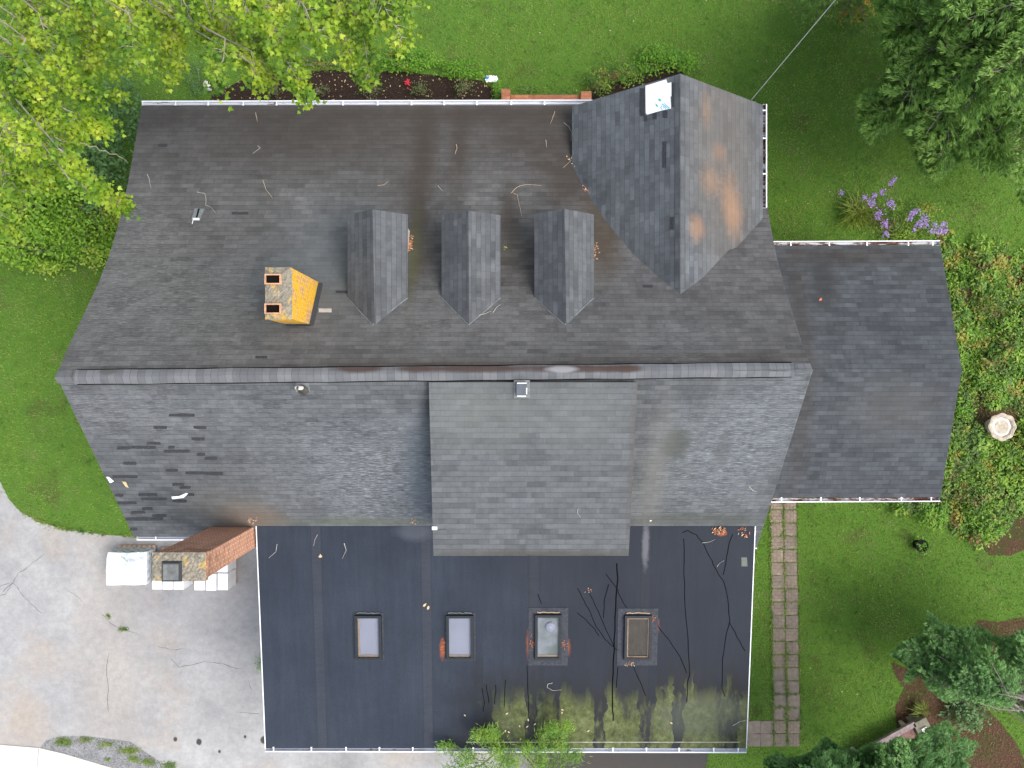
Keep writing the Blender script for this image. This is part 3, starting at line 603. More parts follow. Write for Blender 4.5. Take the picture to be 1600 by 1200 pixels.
def hx(pxs,a,b): return [(p-a)/(b-a) for p in pxs]
zf=CAMZ-18.5-.02
gutter((-9.66,7.27,zf),(2.1,7.30,zf),(0,1,0),M['gut'],hx([274,325,380,432,486,536,590,643,694,745,799,851],221,926),label='long front gutter')
gutter((rE.x+.005,rE.y+.03,rE.z-.02),(rE.x+.005,P(1192,324,17.5).y,rE.z-.02),(1,0,0),M['gut2'],hx([174,217,272],164,324),w_=.10,label='side gutter of the cross gable')
gutter((6.3,YT+.005,we-.02),(WX,YT+.03,we-.02),(0,1,0),M['gut2'],[.0+x for x in hx([1268,1320,1371,1427,1460],1209,1470)],label='gutter on the far side of the wing')
gutter((WX,YBt-.005,we-.02),(6.3,YBt-.03,we-.02),(0,-1,0),M['gut2'],hx([1456,1416,1360,1308,1255],1468,1209),label='debris filled gutter on the near side of the wing')
gutter((6.13,-9.53,FZ(-9.52)-.01),(-6.45,-9.50,FZ(-9.5)-.01),(0,-1,0),M['gut'],[1-x for x in hx([431,490,544,596,648,701,742,855,960,1012,1063,1117,1155],418,1168)],w_=.115,label='gutter along the flat roof edge')
gutter((-7.55,-3.905,back_z(-3.9)-.02),(-9.60,-3.905,back_z(-3.9)-.02),(0,-1,0),M['gut'],hx([285,234],300,213),w_=.09,label='short gutter beside the brick chimney')
mb=MB(); q=P(1179,857,18.4); mb.box(6.12,6.40,-4.31,-4.26,2.2,3.45); mb.build('corner_board',M['white'],HOUSE)
# yellow lichen chimney
def frame_box(m,x0,x1,y0,y1,z0,z1,wl):
    m.box(x0,x1,y0,y0+wl,z0,z1); m.box(x0,x1,y1-wl,y1,z0,z1); m.box(x0,x0+wl,y0+wl,y1-wl,z0,z1); m.box(x1-wl,x1,y0+wl,y1-wl,z0,z1)
CX0,CX1,CY0,CY1=-5.03,-4.50,1.33,2.37; CT=7.5
mb=MB(); mb.box(CX0,CX1,CY0,CY1,4.6,CT)
CH=mb.build('chimney',M['lichen'],HOUSE); CH['label']='chimney covered in yellow lichen'
m=MB(); nx,ny=14,26
fl=[(-4.86,2.13),(-4.86,1.53)]   # flue centres
g=[[0]*(ny+1) for _ in range(nx+1)]
for i in range(nx+1):
    for j in range(ny+1):
        x=CX0-.012+(CX1-CX0+.024)*i/nx; y=CY0-.012+(CY1-CY0+.024)*j/ny
        e=min(i,nx-i,j,ny-j)/3.; g[i][j]=(x,y,CT+.006+min(1,e)*.035+random.uniform(-.012,.012)*(e>0))
for i in range(nx):
    for j in range(ny): m.face([g[i][j],g[i+1][j],g[i+1][j+1],g[i][j+1]])
m.build('crown',M['crown'],CH)
for (fx,fyy) in fl:
    m=MB(); frame_box(m,fx-.165,fx+.165,fyy-.105,fyy+.105,CT-.0,CT+.10,.025); f_=m.build('flue',M['clay'],CH)
    m=MB(); m.box(fx-.14,fx+.14,fyy-.08,fyy+.08,CT+.045,CT+.052); m.build('flue_hole',M['soot'],CH)  # black plate painted in place of the flue's dark depth
m=MB()
for (a,b) in (((CX1+.004,CY1-.02),(CX1+.004,CY0-.02)),((CX1+.03,CY0-.004),(CX0+.02,CY0-.004))):
    n=10
    for k in range(n):
        p=Vector((a[0]+(b[0]-a[0])*k/n,a[1]+(b[1]-a[1])*k/n,0)); q=Vector((a[0]+(b[0]-a[0])*(k+1)/n,a[1]+(b[1]-a[1])*(k+1)/n,0))
        dx=Vector((.085,0,0)) if a[0]==b[0] else Vector((0,-.035,0))
        f=lambda v,dz:Vector((v.x,v.y,roof_z(v.y)+dz))
        m.face([f(p,.10),f(q,.10),f(q+dx,.012),f(p+dx,.012)])
m.build('flashing',M['lead'],CH)
# brick chimney at the rear
m=MB(); BX0,BX1,BY0,BY1=-7.61,-6.53,-4.15,-3.61; BT=6.93
m.box(BX0,BX1,BY0,BY1,0,BT-.12); m.box(BX0-.03,BX1+.03,BY0-.03,BY1+.03,BT-.12,BT)
BC=m.build('chimney',M['brick'],HOUSE); BC['label']='tall red brick chimney with a metal damper lid'
m=MB(); nx,ny=24,12
g=[[(BX0-.035+(BX1-BX0+.07)*i/nx,BY0-.035+(BY1-BY0+.07)*j/ny,BT+.008+(random.uniform(0,.03) if 0<i<nx and 0<j<ny else -.01)) for j in range(ny+1)] for i in range(nx+1)]
for i in range(nx):
    for j in range(ny): m.face([g[i][j],g[i+1][j],g[i+1][j+1],g[i][j+1]])
m.build('crown',M['crown'],BC)
m=MB(); m.box(-7.42,-6.99,-4.19,-3.75,BT+.03,BT+.09,bev=.03); dm=m.build('damper',M['lead'],BC)
m=MB(); m.box(-7.37,-7.04,-4.14,-3.80,BT+.091,BT+.10,bev=.01); m.build('damper_plate',M['damper'],dm)
# skylights
def skylight(x0,x1,y0,y1,kind,cuff,label):
    A=P(x0,y0,18.22); B=P(x1,y1,18.22); X0,X1,Y1,Y0=A.x,B.x,A.y,B.y
    def tilt(m): m.v=[(x,y,z+FZ(y)) for x,y,z in m.v]; return m
    m=MB(); frame_box(m,X0,X1,Y0,Y1,-.02,.10,.065); o=tilt(m).build('skylight',M['skyfr'],HOUSE); o['label']=label
    m=MB(); c_=.045 if not cuff else .17; frame_box(m,X0-c_,X1+c_,Y0-c_,Y1+c_,-.01,.012,c_-.005); tilt(m).build('flashing',M['patch'],o)
    mat={'blind':M['blind'],'milky':M['milky'],'dark':M['darkin']}[kind]
    m=MB(); m.box(X0+.06,X1-.06,Y0+.06,Y1-.06,.02,.03); tilt(m).build('blind' if kind=='blind' else 'light_shaft',mat,o)
    if kind!='dark':
        m=MB(); m.box(X0+.065,X1-.065,Y0+.065,Y0+.13,.031,.04); 
        if kind=='blind' and x0<600: m.box(X0+.065,X0+.12,Y0+.13,Y1-.065,.031,.04)
        tilt(m).build('sill',M['peach'],o)
    else:
        m=MB(); frame_box(m,X0+.066,X1-.066,Y0+.066,Y1-.066,.031,.06,.03); tilt(m).build('lining',M['wood'],o)
    if kind=='milky':
        m=MB(); m.lathe(((X0+X1)/2+.05,(Y0+Y1)/2+.28,.031),[(.13,0),(.13,.02),(.10,.045),(.02,.055)],20); tilt(m).build('lamp_globe',M['blind'],o)
    m=MB(); m.box(X0+.064,X1-.064,Y0+.064,Y1-.064,.085,.09); tilt(m).build('glass',M['glass'],o)
    m=MB(); # sealant bead up-slope with caught debris
    m.tube([(X0+.05+(X1-X0-.1)*k/8,Y1+.05+random.uniform(-.012,.012),.02) for k in range(9)],.016,5); tilt(m).build('sealant_bead',M['twig'] if kind!='blind' else M['galv'],o)
    return o
skylight(556,597,959,1031,'blind',False,'skylight farthest from the garden path, pale blue blind')
skylight(698,740,959,1031,'blind',False,'second skylight, pale grey blind with rusty leaves beside it')
skylight(836,877,958,1031,'milky',True,'third skylight with a round lamp visible under the glass')
skylight(975,1017,959,1031,'dark',True,'dark uncovered skylight nearest the garden path')
# cracks / sealant lines on the membrane
CR=[[(1069,842),(1069,895),(1071,950),(1075,1000),(1078,1050),(1075,1065),(1073,1097)],
[(1066,832),(1075,829),(1088,836),(1098,848),(1112,875),(1122,897),(1131,908),(1137,935),(1140,970),(1133,1000),(1129,1030),(1128,1075),(1133,1088)],
[(1145,835),(1140,848),(1136,870),(1130,898)],[(1140,972),(1152,995),(1164,1017)],[(903,920),(912,938),(924,960),(932,980),(945,998),(960,1012),(969,1023)],
[(922,928),(935,955),(948,985),(960,1012)],[(902,957),(915,968),(930,985),(936,994)],[(964,880),(965,905),(962,950),(960,1000),(958,1050),(957,1100),(958,1126)],
[(947,896),(965,922),(972,938),(981,953)],[(1028,978),(1045,1000),(1062,1025),(1073,1052)],[(990,1042),(1000,1065),(1009,1087)],
[(753,1075),(757,1097),(755,1112)],[(775,1070),(773,1100)],[(943,965),(944,940),(951,913)],[(966,1042),(963,1075)],[(824,1040),(825,1080),(827,1130)],[(760,1070),(764,1098)],[(790,1062),(788,1105)],[(840,928),(846,943)]]
for i,c in enumerate(CR):
    pts=[]; r_=.016 if i==7 else .0088
    for k in range(len(c)-1):
        for s in range(3):
            f=s/3; pts.append((c[k][0]+(c[k+1][0]-c[k][0])*f+random.uniform(-.7,.7),c[k][1]+(c[k+1][1]-c[k][1])*f+random.uniform(-.5,.5)))
    pts.append(c[-1]); out=[]
    for (x,y) in pts:
        d=18.0
        for _ in range(4): q=P(x,y,d); d=CAMZ-FZ(q.y)
        q=P(x,y,d); out.append((q.x,q.y,q.z+.003))
    m=MB(); m.tube(out,r_,5); m.build('membrane_crack',M['tar'],FL)
def on(surface,px,py,dz=.0):
    """drop a picture position onto a roof surface"""
    d=17.
    for _ in range(12):
        q=P(px,py,d)
        if surface=='front': z=float(roof_z(q.y))
        elif surface=='back': z=back_z(q.y)
        elif surface=='shed': z=6.99+(q.y-.04)*(.99/3.91)
        elif surface=='flat': z=FZ(q.y)
        elif surface=='wing': z=(wr-(q.y-YR)*(wr-we)/(YT-YR)) if q.y>YR else (wr-(YR-q.y)*(wr-we)/(YR-YBt))
        elif surface=='crossL': z=zr-(apex.x-q.x)*vl
        elif surface=='crossR': z=zr+(q.x-apex.x)*sl
        elif surface=='ground': z=0
        d=CAMZ-z-dz
    return P(px,py,d)
# missing / torn shingle tabs (dark rectangles)
TORN=[(264,304,649),(240,261,668),(302,322,668),(299,319,686),(230,250,693),(183,205,700),(205,222,699),(222,243,699),(263,273,699),(256,296,705),(308,320,710),(320,340,716),(192,213,724),(259,278,735),(290,318,739),(318,348,740),(269,287,757),(280,298,762),
(216,245,773),(220,260,780),(176,215,745),(183,213,786),(205,226,801),(222,238,795),(238,260,806),(196,255,811),(270,292,783),(290,303,773),(180,192,774),(203,214,827),(247,262,227-0)]
for k,(a,b,y) in enumerate(TORN):
    sf='back' if y>500 else 'front'; q=[on(sf,a,y-2.1,.012),on(sf,a+(b-a)*random.uniform(.2,.5),y-2.5,.012),on(sf,b,y-2.2,.012),on(sf,b+random.uniform(-1,1),y+random.uniform(1.4,2.6),.014),on(sf,a+(b-a)*random.uniform(.3,.7),y+random.uniform(1.6,2.9),.014),on(sf,a+random.uniform(-1,1),y+random.uniform(1.4,2.6),.014)]
    m=MB(); m.slab(q,.006); m.build('missing_shingle',M['torn'],RB if y>500 else ROOF)
for (a,b,y) in ((399,417,558),(525,543,456),(1005,1020,447),(362,388,333)):
    m=MB(); m.slab([on('front',a,y-2,.012),on('front',b,y-2,.012),on('front',b,y+2,.012),on('front',a,y+2,.012)],.006); m.build('missing_shingle',M['torn'],ROOF)
m=MB(); m.slab([on('front',498,482,.014),on('front',518,482,.014),on('front',518,488,.014),on('front',498,488,.014)],.006); m.build('bare_shingle_patch',plain('bare_shingle_mat',(.42,.4,.37),.8),ROOF)
for (x0_,x1_,y0_,y1_) in ((1035,1041,221,262),(1047,1053,339,359),(1000,1007,138,181),(1050,1053,129,167),(1006,1011,181,189),(1020,1026,176,186),(1036,1043,173,184)):
    m=MB(); m.slab([on('crossL',x0_,y0_,.012),on('crossL',x1_,y0_,.012),on('crossL',x1_,y1_,.012),on('crossL',x0_,y1_,.012)],.006,u=(0,1,0)); m.build('missing_shingle',M['torn'],CG)
# white underlayment patch with its printed letters
m=MB(); pp=[(1008.5,134),(1041,124),(1043,130),(1049,128.5),(1049,150),(1047.5,151),(1048.5,169.5),(1034,172.5),(1011,179),(1009,176)]
m.slab([on('crossL',x,y,.016) for x,y in pp],.008,u=(0,1,0)); UL=m.build('underlayment',M['under'],CG); UL['label']='bare white underlayment patch with teal and blue print'
def pr(pts,mat,name='print'):
    m=MB(); m.face([on('crossL',x,y,.020) for x,y in pts]); m.build(name,mat,UL)
def zp(x,y): return (980+x*120/1600, 100+y*90/1200)
pr([zp(*p) for p in ((665,715),(715,750),(690,785),(640,745))],M['teal'])
pr([zp(*p) for p in ((590,840),(615,835),(645,880),(630,900),(595,870))],M['teal'])
pr([zp(*p) for p in ((590,800),(602,790),(600,840),(590,840))],M['greyp'])
# blue letters set at a slant: outlined block with an R and a bar
bl=[((730,830),(740,822),(870,935),(855,940)),((760,815),(768,808),(892,915),(880,925)),((700,900),(730,832),(742,838),(712,905)),((690,905),(700,898),(740,955),(722,962)),((742,870),(752,866),(775,925),(764,930)),((742,870),(800,868),(800,878),(746,880)),((770,905),(806,880),(812,888),(776,915)),((786,905),(794,902),(815,950),(804,952))]
for b in bl: pr([zp(*p) for p in b],M['cyan'])
# torn paper flaps on the rear slope
for pts in ([(166,745),(170,745),(178,752),(172,755)],[(268,776),(280,775),(291,770),(294,771),(287,778),(269,780)],[(190,752),(197,753),(201,762),(197,761)]):
    m=MB(); m.face([on('back',x,y,.02+.03*(i%2)) for i,(x,y) in enumerate(pts)]); m.face([on('back',x,y,.018) for i,(x,y) in enumerate(pts)][::-1]); m.build('torn_underlayment',M['under'] if pts[0][0]!=190 else M['tan'],RB)
m=MB(); m.slab([on('shed',675,823,.02),on('shed',683,823,.02),on('shed',683,828,.02),on('shed',675,828,.02)],.012); m.build('torn_underlayment',M['under'],SH)
m=MB(); m.slab([on('shed',683,829,.012),on('shed',696,827,.012),on('shed',708,840,.012),on('shed',698,846,.012)],.008); m.build('loose_shingle',M['shed'],SH)
# roof penetrations: plastic vent pipe, box vent, old metal vent
b=on('back',473,606); m=MB(); m.tube([b+Vector((0,0,-.1)),b+Vector((0,0,.42))],.045,14,cap=False); m.tube([b+Vector((0,0,.42)),b+Vector((0,0,.05))],.034,14,cap=False)
vp=m.build('vent_pipe',M['pvc'],HOUSE)
m=MB(); m.lathe((b.x,b.y,b.z-.06),[(.15,0),(.12,.06),(.07,.12),(.055,.14)],16); m.build('rubber_boot',M['boot'],vp)
m=MB(); m.slab([on('back',462,597,.012),on('back',483,597,.012),on('back',484,612,.012),on('back',462,613,.012)],.006); m.build('flashing',M['galv'],vp)
A=on('shed',807,598); B=on('shed',823,618); zc=(A.z+B.z)/2
m=MB(); m.slab([Vector((A.x,A.y,A.z+.12)),Vector((A.x,B.y,B.z+.12)),Vector((B.x,B.y,B.z+.12)),Vector((B.x,A.y,A.z+.12))],.09); bv=m.build('box_vent',plain('blue_grey_vent_cap',(.085,.095,.11),.6),HOUSE)
m=MB()
m.slab([on('shed',808,616.5,.04),on('shed',822,616.5,.04),on('shed',822,620,.03),on('shed',808,620,.03)],.01); m.slab([on('shed',822,606,.13),on('shed',823.6,606,.13),on('shed',823.6,616,.13),on('shed',822,616,.13)],.01); m.slab([on('shed',808,598,.13),on('shed',823,598,.13),on('shed',823,599.3,.13),on('shed',808,599.6,.13)],.01)
m.build('sealant_bead',M['white'],bv)
m=MB(); m.slab([on('shed',803,594,.012),on('shed',828,594,.012),on('shed',828,622,.012),on('shed',803,622,.012)],.005); m.build('flashing',M['galvlt'] if False else plain('worn_vent_flashing',(.14,.15,.15),.6,var=.35,scale=12),bv)
m=MB(); m.slab([on('front',x,y,.05) for x,y in ((304,325),(319,326),(312,343),(299,343))],.05); ov=m.build('metal_vent',M['galv'],HOUSE)
m=MB(); m.slab([on('front',x,y,.055) for x,y in ((309.5,326),(312,326),(308,341),(305.5,341))],.004); m.build('vent_slot',M['tar'],ov)  # black strip painted in place of the slot's dark opening
m=MB(); m.slab([on('front',x,y,.065) for x,y in ((301,340.5),(311,340.5),(311.5,344),(301.5,344))],.02); m.slab([on('front',x,y,.03) for x,y in ((301,343),(302,344),(300.5,350),(299.7,350))],.01); m.build('white_flange',M['white'],ov)
# green grey patch on membrane
m=MB(); m.slab([on('flat',1158.5,871,.006),on('flat',1167,871,.006),on('flat',1168,885,.006),on('flat',1158.5,885,.006)],.004); m.build('repair_patch',plain('green_grey_patch',(.12,.135,.115),.8,var=.1),FL)
# ------------------------------------------------------------------ PART 2: things in the garden and on the roofs
# pallets of shingle bundles
def pallet(m,x0,x1,y0,y1):
    for k in range(3):
        y=y0+.04+(y1-y0-.12)*k/2; m.box(x0,x1,y,y+.05,.02,.11)
    for k in range(8):
        x=x0+(x1-x0-.09)*k/7; m.box(x,x+.09,y0,y1,.112,.13)
def wpallet(name,label,x0,x1,y0,y1):
    e=empty(name,((x0+x1)/2,(y0+y1)/2,0)); tag(e,label,'pallet','pallets of shingle bundles')
    m=MB(); pallet(m,x0,x1,y0-.0,y1+.09); m.v=[(a-e.location.x,b-e.location.y,c) for a,b,c in m.v]; m.build('pallet',M['wood'],e)
    return e
e=wpallet('shingle_pallet','pallet of bundles hooded in white film and clear wrap, leftmost of the three',-12.13,-10.99,-6.02,-5.06)
ex,ey=e.location.x,e.location.y
m=MB(); nx,ny=16,14; X0,X1,Y0,Y1=-12.13-ex,-10.99-ex,-6.02-ey,-5.06-ey
def hood(u,v):
    x=X0+(X1-X0)*u; y=Y0+(Y1-Y0)*v; z=.76-.10*max(0,(u-.62)/.38)**1.5-.1*max(0,v-.75)*2
    z+=.018*math.sin(9*u+4*v)+.012*math.sin(17*v-6*u)+random.uniform(-.006,.006); return (x,y,z)
g=[[hood(i/nx,j/ny) for j in range(ny+1)] for i in range(nx+1)]
for i in range(nx):
    for j in range(ny): m.face([g[i][j],g[i+1][j],g[i+1][j+1],g[i][j+1]], mi=1 if (i>=7 and j>=7 and i<15) or i>=14 else 0)
ring=[g[i][0] for i in range(nx+1)]+[g[nx][j] for j in range(1,ny+1)]+[g[i][ny] for i in range(nx-1,-1,-1)]+[g[0][j] for j in range(ny-1,0,-1)]
N=len(ring)
for lv in range(4):
    f0,f1=lv/4,(lv+1)/4
    for k in range(N):
        a,b=ring[k],ring[(k+1)%N]
        def dn(p,f,kk): 
            o=.03*f+.014*math.sin(kk*1.7+lv*2); c=math.hypot(p[0],p[1]) or 1
            return (p[0]*(1+o*.8/c),p[1]*(1+o*.8/c),p[2]*(1-f)+.13*f)
        m.face([dn(a,f0,k) if lv else a,dn(a,f1,k+.0 if lv<9 else k),dn(b,f1,(k+1)%N),dn(b,f0,(k+1)%N) if lv else b],mi=1)
m.build('plastic_wrap',[M['film'],M['wrap']],e,smooth=False)
m=MB(); m.tube([(X0+.95,Y0-.02,.35),(X0+.97,Y0+.1,.74),(X0+.93,Y0+.5,.745),(X0+.98,Y1,.60),(X0+1.0,Y1+.03,.2)],.022,5); m.tube([(X0+.45,Y1-.1,.80),(X0+.62,Y1-.28,.79),(X0+.8,Y1-.42,.755)],.03,5); m.build('wrap_fold',M['wrap'],e)
def bundles(label,x0,x1,y0,y1,seed):
    e=wpallet('shingle_pallet',label,x0,x1,y0,y1); ex,ey=e.location.x,e.location.y; rr=random.Random(seed)
    cw=(x1-x0)/3; H=.088; proto=None; L=(y1-y0)/2
    for lay in range(7):
        for i in range(3):
            for j in range(2):
                if proto is None:
                    m=MB(); m.box(-cw/2+.008,cw/2-.008,-L/2+.006,L/2-.006,0,H-.010,bev=.012)
                    m.mi=[0]*len(m.f); m.mi[2:]=[0,1,1,1,1]; proto=m.build('shingle_bundle',[M['pkg'],M['pkg2']],e); o=proto
                else: o=proto.copy(); link(o,e)
                o.location=(x0-ex+cw*(i+.5)+rr.uniform(-.008,.008), y0-ey+L*(j+.5)+rr.uniform(-.008,.008), .132+lay*H)
    return e
bundles('pallet of white bundles directly below the damper of the brick chimney, middle one',-10.80,-9.83,-6.17,-5.12,2)
bundles('pallet of white bundles closest to the flat roof, rightmost of the three',-9.53,-8.50,-6.20,-5.14,3)
# brick stoop by the front door
e=empty('brick_stoop',(1.0,8.7,0)); tag(e,'low red brick stoop with two end piers beside the front lawn','steps')
t=NT('stoop_brick',.9,.15); v=t.mapp(t.obj()); c,f=t.brick(v,.2,.1,(.36,.13,.07),(.5,.2,.10),(.2,.16,.13),.006,.5,.1)
c=t.mix(.6,c,t.ramp(t.noise(t.obj(),7,5,.7),[(.3,(.5,.55,.5)),(.7,(1.25,1.2,1.15))]),'MULTIPLY'); t.bump(t.mth('MULTIPLY',f,-1.),.5,.01); M['stoop']=t.out(c)
def loc(m,e): m.v=[(a-e.location.x,b-e.location.y,c-e.location.z) for a,b,c in m.v]; return m
a=P(798,147.5,21.6); b=P(910,147.5,21.6)
m=MB(); m.box(a.x,b.x,7.2,a.y,0,.40,bev=.01); loc(m,e).build('landing',M['stoop'],e)
for (q0,q1,yy) in ((783,798,138),(907,925,142)):
    A=P(q0,yy,21.45); B=P(q1,yy,21.45); m=MB(); m.box(A.x,B.x,7.2,A.y,0,.55,bev=.012); loc(m,e).build('pier',M['stoop'],e)
# garden path pavers, each one a thing
t=NT('scored_paver',.95,.1); o=t.obj(); info=t.n.new('ShaderNodeObjectInfo')
c,f=t.brick(o,.2,.1,(.205,.175,.15),(.28,.24,.205),(.13,.11,.09),.005,.5,.3)
c=t.mix(.7,c,t.ramp(t.noise(t.mapp(o,loc=(0,0,0)),9,6,.75),[(.3,(.65,.6,.58)),(.7,(1.2,1.18,1.15))]),'MULTIPLY')
c=t.mix(.7,c,t.ramp(info.outputs['Random'],[(0,(.75,.75,.75)),(1,(1.15,1.08,1.02))]),'MULTIPLY'); t.bump(t.mth('MULTIPLY',f,-1.),.5,.01); M['pavs']=t.out(c)
t=NT('plain_paver',.95,.1); o=t.obj(); info=t.n.new('ShaderNodeObjectInfo')
c=t.ramp(t.noise(o,7,6,.7),[(.3,(.17,.14,.115)),(.7,(.27,.23,.195))]); c=t.mix(.6,c,t.ramp(info.outputs['Random'],[(0,(.75,.75,.75)),(1,(1.2,1.15,1.1))]),'MULTIPLY'); M['pavp']=t.out(c)
ORD=['first','second','third','fourth','fifth','sixth','seventh','eighth','ninth','tenth','eleventh','twelfth','thirteenth','fourteenth','fifteenth','sixteenth','seventeenth','eighteenth','nineteenth','twentieth']
protos={}
def paver(px,py,label,kind,group):
    if kind not in protos:
        m=MB(); s=.202; 
        m.box(-s,s,-s,s,0,.05,bev=.008); o=m.build('paving_stone',M['pavs' if kind else 'pavp']); protos[kind]=o
    else: o=protos[kind].copy(); link(o)
    q=G(px,py); o.location=(q.x,q.y,-.028+random.uniform(-.008,.006)); o.rotation_euler=(0,0,random.uniform(-.045,.045)+(.0 if random.random()<.5 else math.pi/2))
    return tag(o,label,'paving stone',group)
NR=19; PJ=[]
for r in range(NR):
    y=786+r*20.55; sh=(y-800)/365*6
    for cside,xx in (('left',1213.2),('right',1234.0)):
        kind=r<13 or r>=17
        k='scored reddish' if kind else 'plain grey brown'
        paver(xx+sh+random.uniform(-.7,.7),y+random.uniform(-.4,.4),f'{k} paver on the {cside} side of the path, {ORD[r]} from the wing gutter',kind,'paving stones of the garden path')
    PJ.append((y+10.3,1203+sh,1245+sh))
for i,(x,y,l) in enumerate(((1178,1136,'upper left'),(1198,1136,'upper right'),(1178,1156,'lower left'),(1198,1156,'lower right'))):
    paver(x,y,f'plain paver at the {l} corner of the short side landing of the path',False,'paving stones of the side landing')
# bird bath, stone ball, pot, bag, flower
q=G(1559,664); q=P(1566,667,21.5); e=empty('bird_bath',(q.x,q.y,0)); tag(e,'pale stone bird bath with scalloped rim among the right hand ground cover','bird bath')
wob=lambda th:1+.05*math.cos(8*th)+.02*math.sin(3*th)
m=MB(); m.lathe((0,0,0),[(.22,0),(.22,.05),(.14,.10),(.12,.2),(.18,.33)],20); m.build('pedestal',M['stone'],e)
m=MB(); m.lathe((0,0,0),[(.16,.31),(.33,.41),(.41,.48),(.415,.51),(.38,.522),(.315,.51),(.28,.47)],40,wob); m.build('rim',M['stone'],e)
m=MB(); m.lathe((0,0,0),[(.29,.45),(.285,.475),(.15,.465),(.02,.462)],32); m.build('basin',M['stonew'],e)
q=G(330,137); m=MB(); m.lathe((q.x,q.y,0),[(.05,0),(.14,.06),(.17,.16),(.15,.25),(.09,.31),(.02,.33)],18); tag(m.build('garden_stone',M['stonew'],smooth=True),'rounded pale stone at the left end of the front mulch bed','stone')
q=G(1433,850); e=empty('plant_pot',(q.x,q.y,0)); tag(e,'black plastic pot with a small green plant on the right lawn','plant pot')
m=MB(); m.lathe((0,0,0),[(.14,0),(.18,.24),(.195,.24),(.195,.27),(.175,.27),(.165,.2),(.01,.2)],20); m.build('pot',M['blackp'],e)
pos=np.stack([RS.normal(0.02,.10,60),RS.normal(-.02,.11,60),RS.uniform(.25,.42,60)],1); pos[:25,:2]+=(-.10,.17)
np_mesh('plant',leaves(pos,RS.uniform(.05,.09,60),OVATE,.7),8,M['lush'],e)
def rag(name,label,cat,px,py,sx,sy,mats,seed):
    q=G(px,py); e=empty(name,(q.x,q.y,0)); tag(e,label,cat); rr=random.Random(seed); m=MB(); n=7
    g=[[((i/n-.5)*sx*(1-.5*abs(j/n-.5)),(j/n-.5)*sy,.05+rr.uniform(0,.07)) for j in range(n+1)] for i in range(n+1)]
    for i in range(n):
        for j in range(n): m.face([g[i][j],g[i+1][j],g[i+1][j+1],g[i][j+1]],mi=1 if i<2 and 2<j<6 else 0)
    m.build('film',mats,e); return e
rag('plastic_bag','crumpled white and blue plastic bag at the right end of the front mulch bed','bag',768,125,.42,.2,[M['film'],M['blue']],3)
q=G(638,133); e=empty('red_flower',(q.x,q.y,0)); tag(e,'single red bloom in the front mulch bed','flower')
m=MB(); m.tube([(0,0,0),(.02,0,.2)],.006); m.build('stem',M['twigd'],e)
pos=np.stack([RS.normal(0,.03,26),RS.normal(0,.045,26),RS.uniform(.2,.27,26)],1); np_mesh('bloom',leaves(pos,RS.uniform(.05,.07,26),OVATE,.6),8,M['red'],e)
# low garden wall and post under the pine
e=empty('garden_bench',(*G(1385,1160)[:2],0)); tag(e,'weathered stone and brick garden seat set at a slant, mostly under the bottom right pine','bench')
A=G(1333,1180,.45)-e.location; B=G(1428,1128,.45)-e.location; d=(B-A); d.z=0; L=d.length; d.normalize(); nn=Vector((d.y,-d.x,0))
def sl(m,a,b,w0,w1,z0,z1):
    p=[A+d*a+nn*w0,A+d*b+nn*w0,A+d*b+nn*w1,A+d*a+nn*w1]
    lo=[Vector((q.x,q.y,z0)) for q in p]; hi=[Vector((q.x,q.y,z1)) for q in p]
    m.face(hi); m.face(lo[::-1]); 
    for k in range(4): m.face([lo[k],lo[(k+1)%4],hi[(k+1)%4],hi[k]])
m=MB(); sl(m,0,L,0,.16,.36,.45); m.build('backrest',plain('weathered_grey_purple_timber',(.24,.19,.19),.9,var=.4,scale=9),e)
m=MB(); sl(m,.0,L-.1,.165,.55,.26,.33); m.build('seat',plain('faded_brick_red_timber',(.17,.095,.08),.9,var=.4,scale=8),e)
m=MB(); sl(m,L-.05,L+.38,.05,.62,0,.45); pl_=m.build('armrest',plain('mossy_grey_stone',(.17,.16,.12),.9,var=.3,scale=6),e)
m=MB(); sl(m,L+.08,L+.26,.28,.46,.452,.49); m.build('cap',M['stonew'],pl_)
for a in (.1,L-.3):
    m=MB(); sl(m,a,a+.1,.05,.5,0,.26); m.build('leg',M['stone'],e)
# service cable from the cross gable
m=MB(); a=P(1174,156,17.35); b=P(1330,-30,13.2); n=24
m.tube([a+(b-a)*(k/n)-Vector((0,0,.5*4*(k/n)*(1-k/n)*.4)) for k in range(n+1)],.0085,6); tag(m.build('service_cable',M['cable']),'thin grey overhead cable leading from the cross gable up to the right','cable')
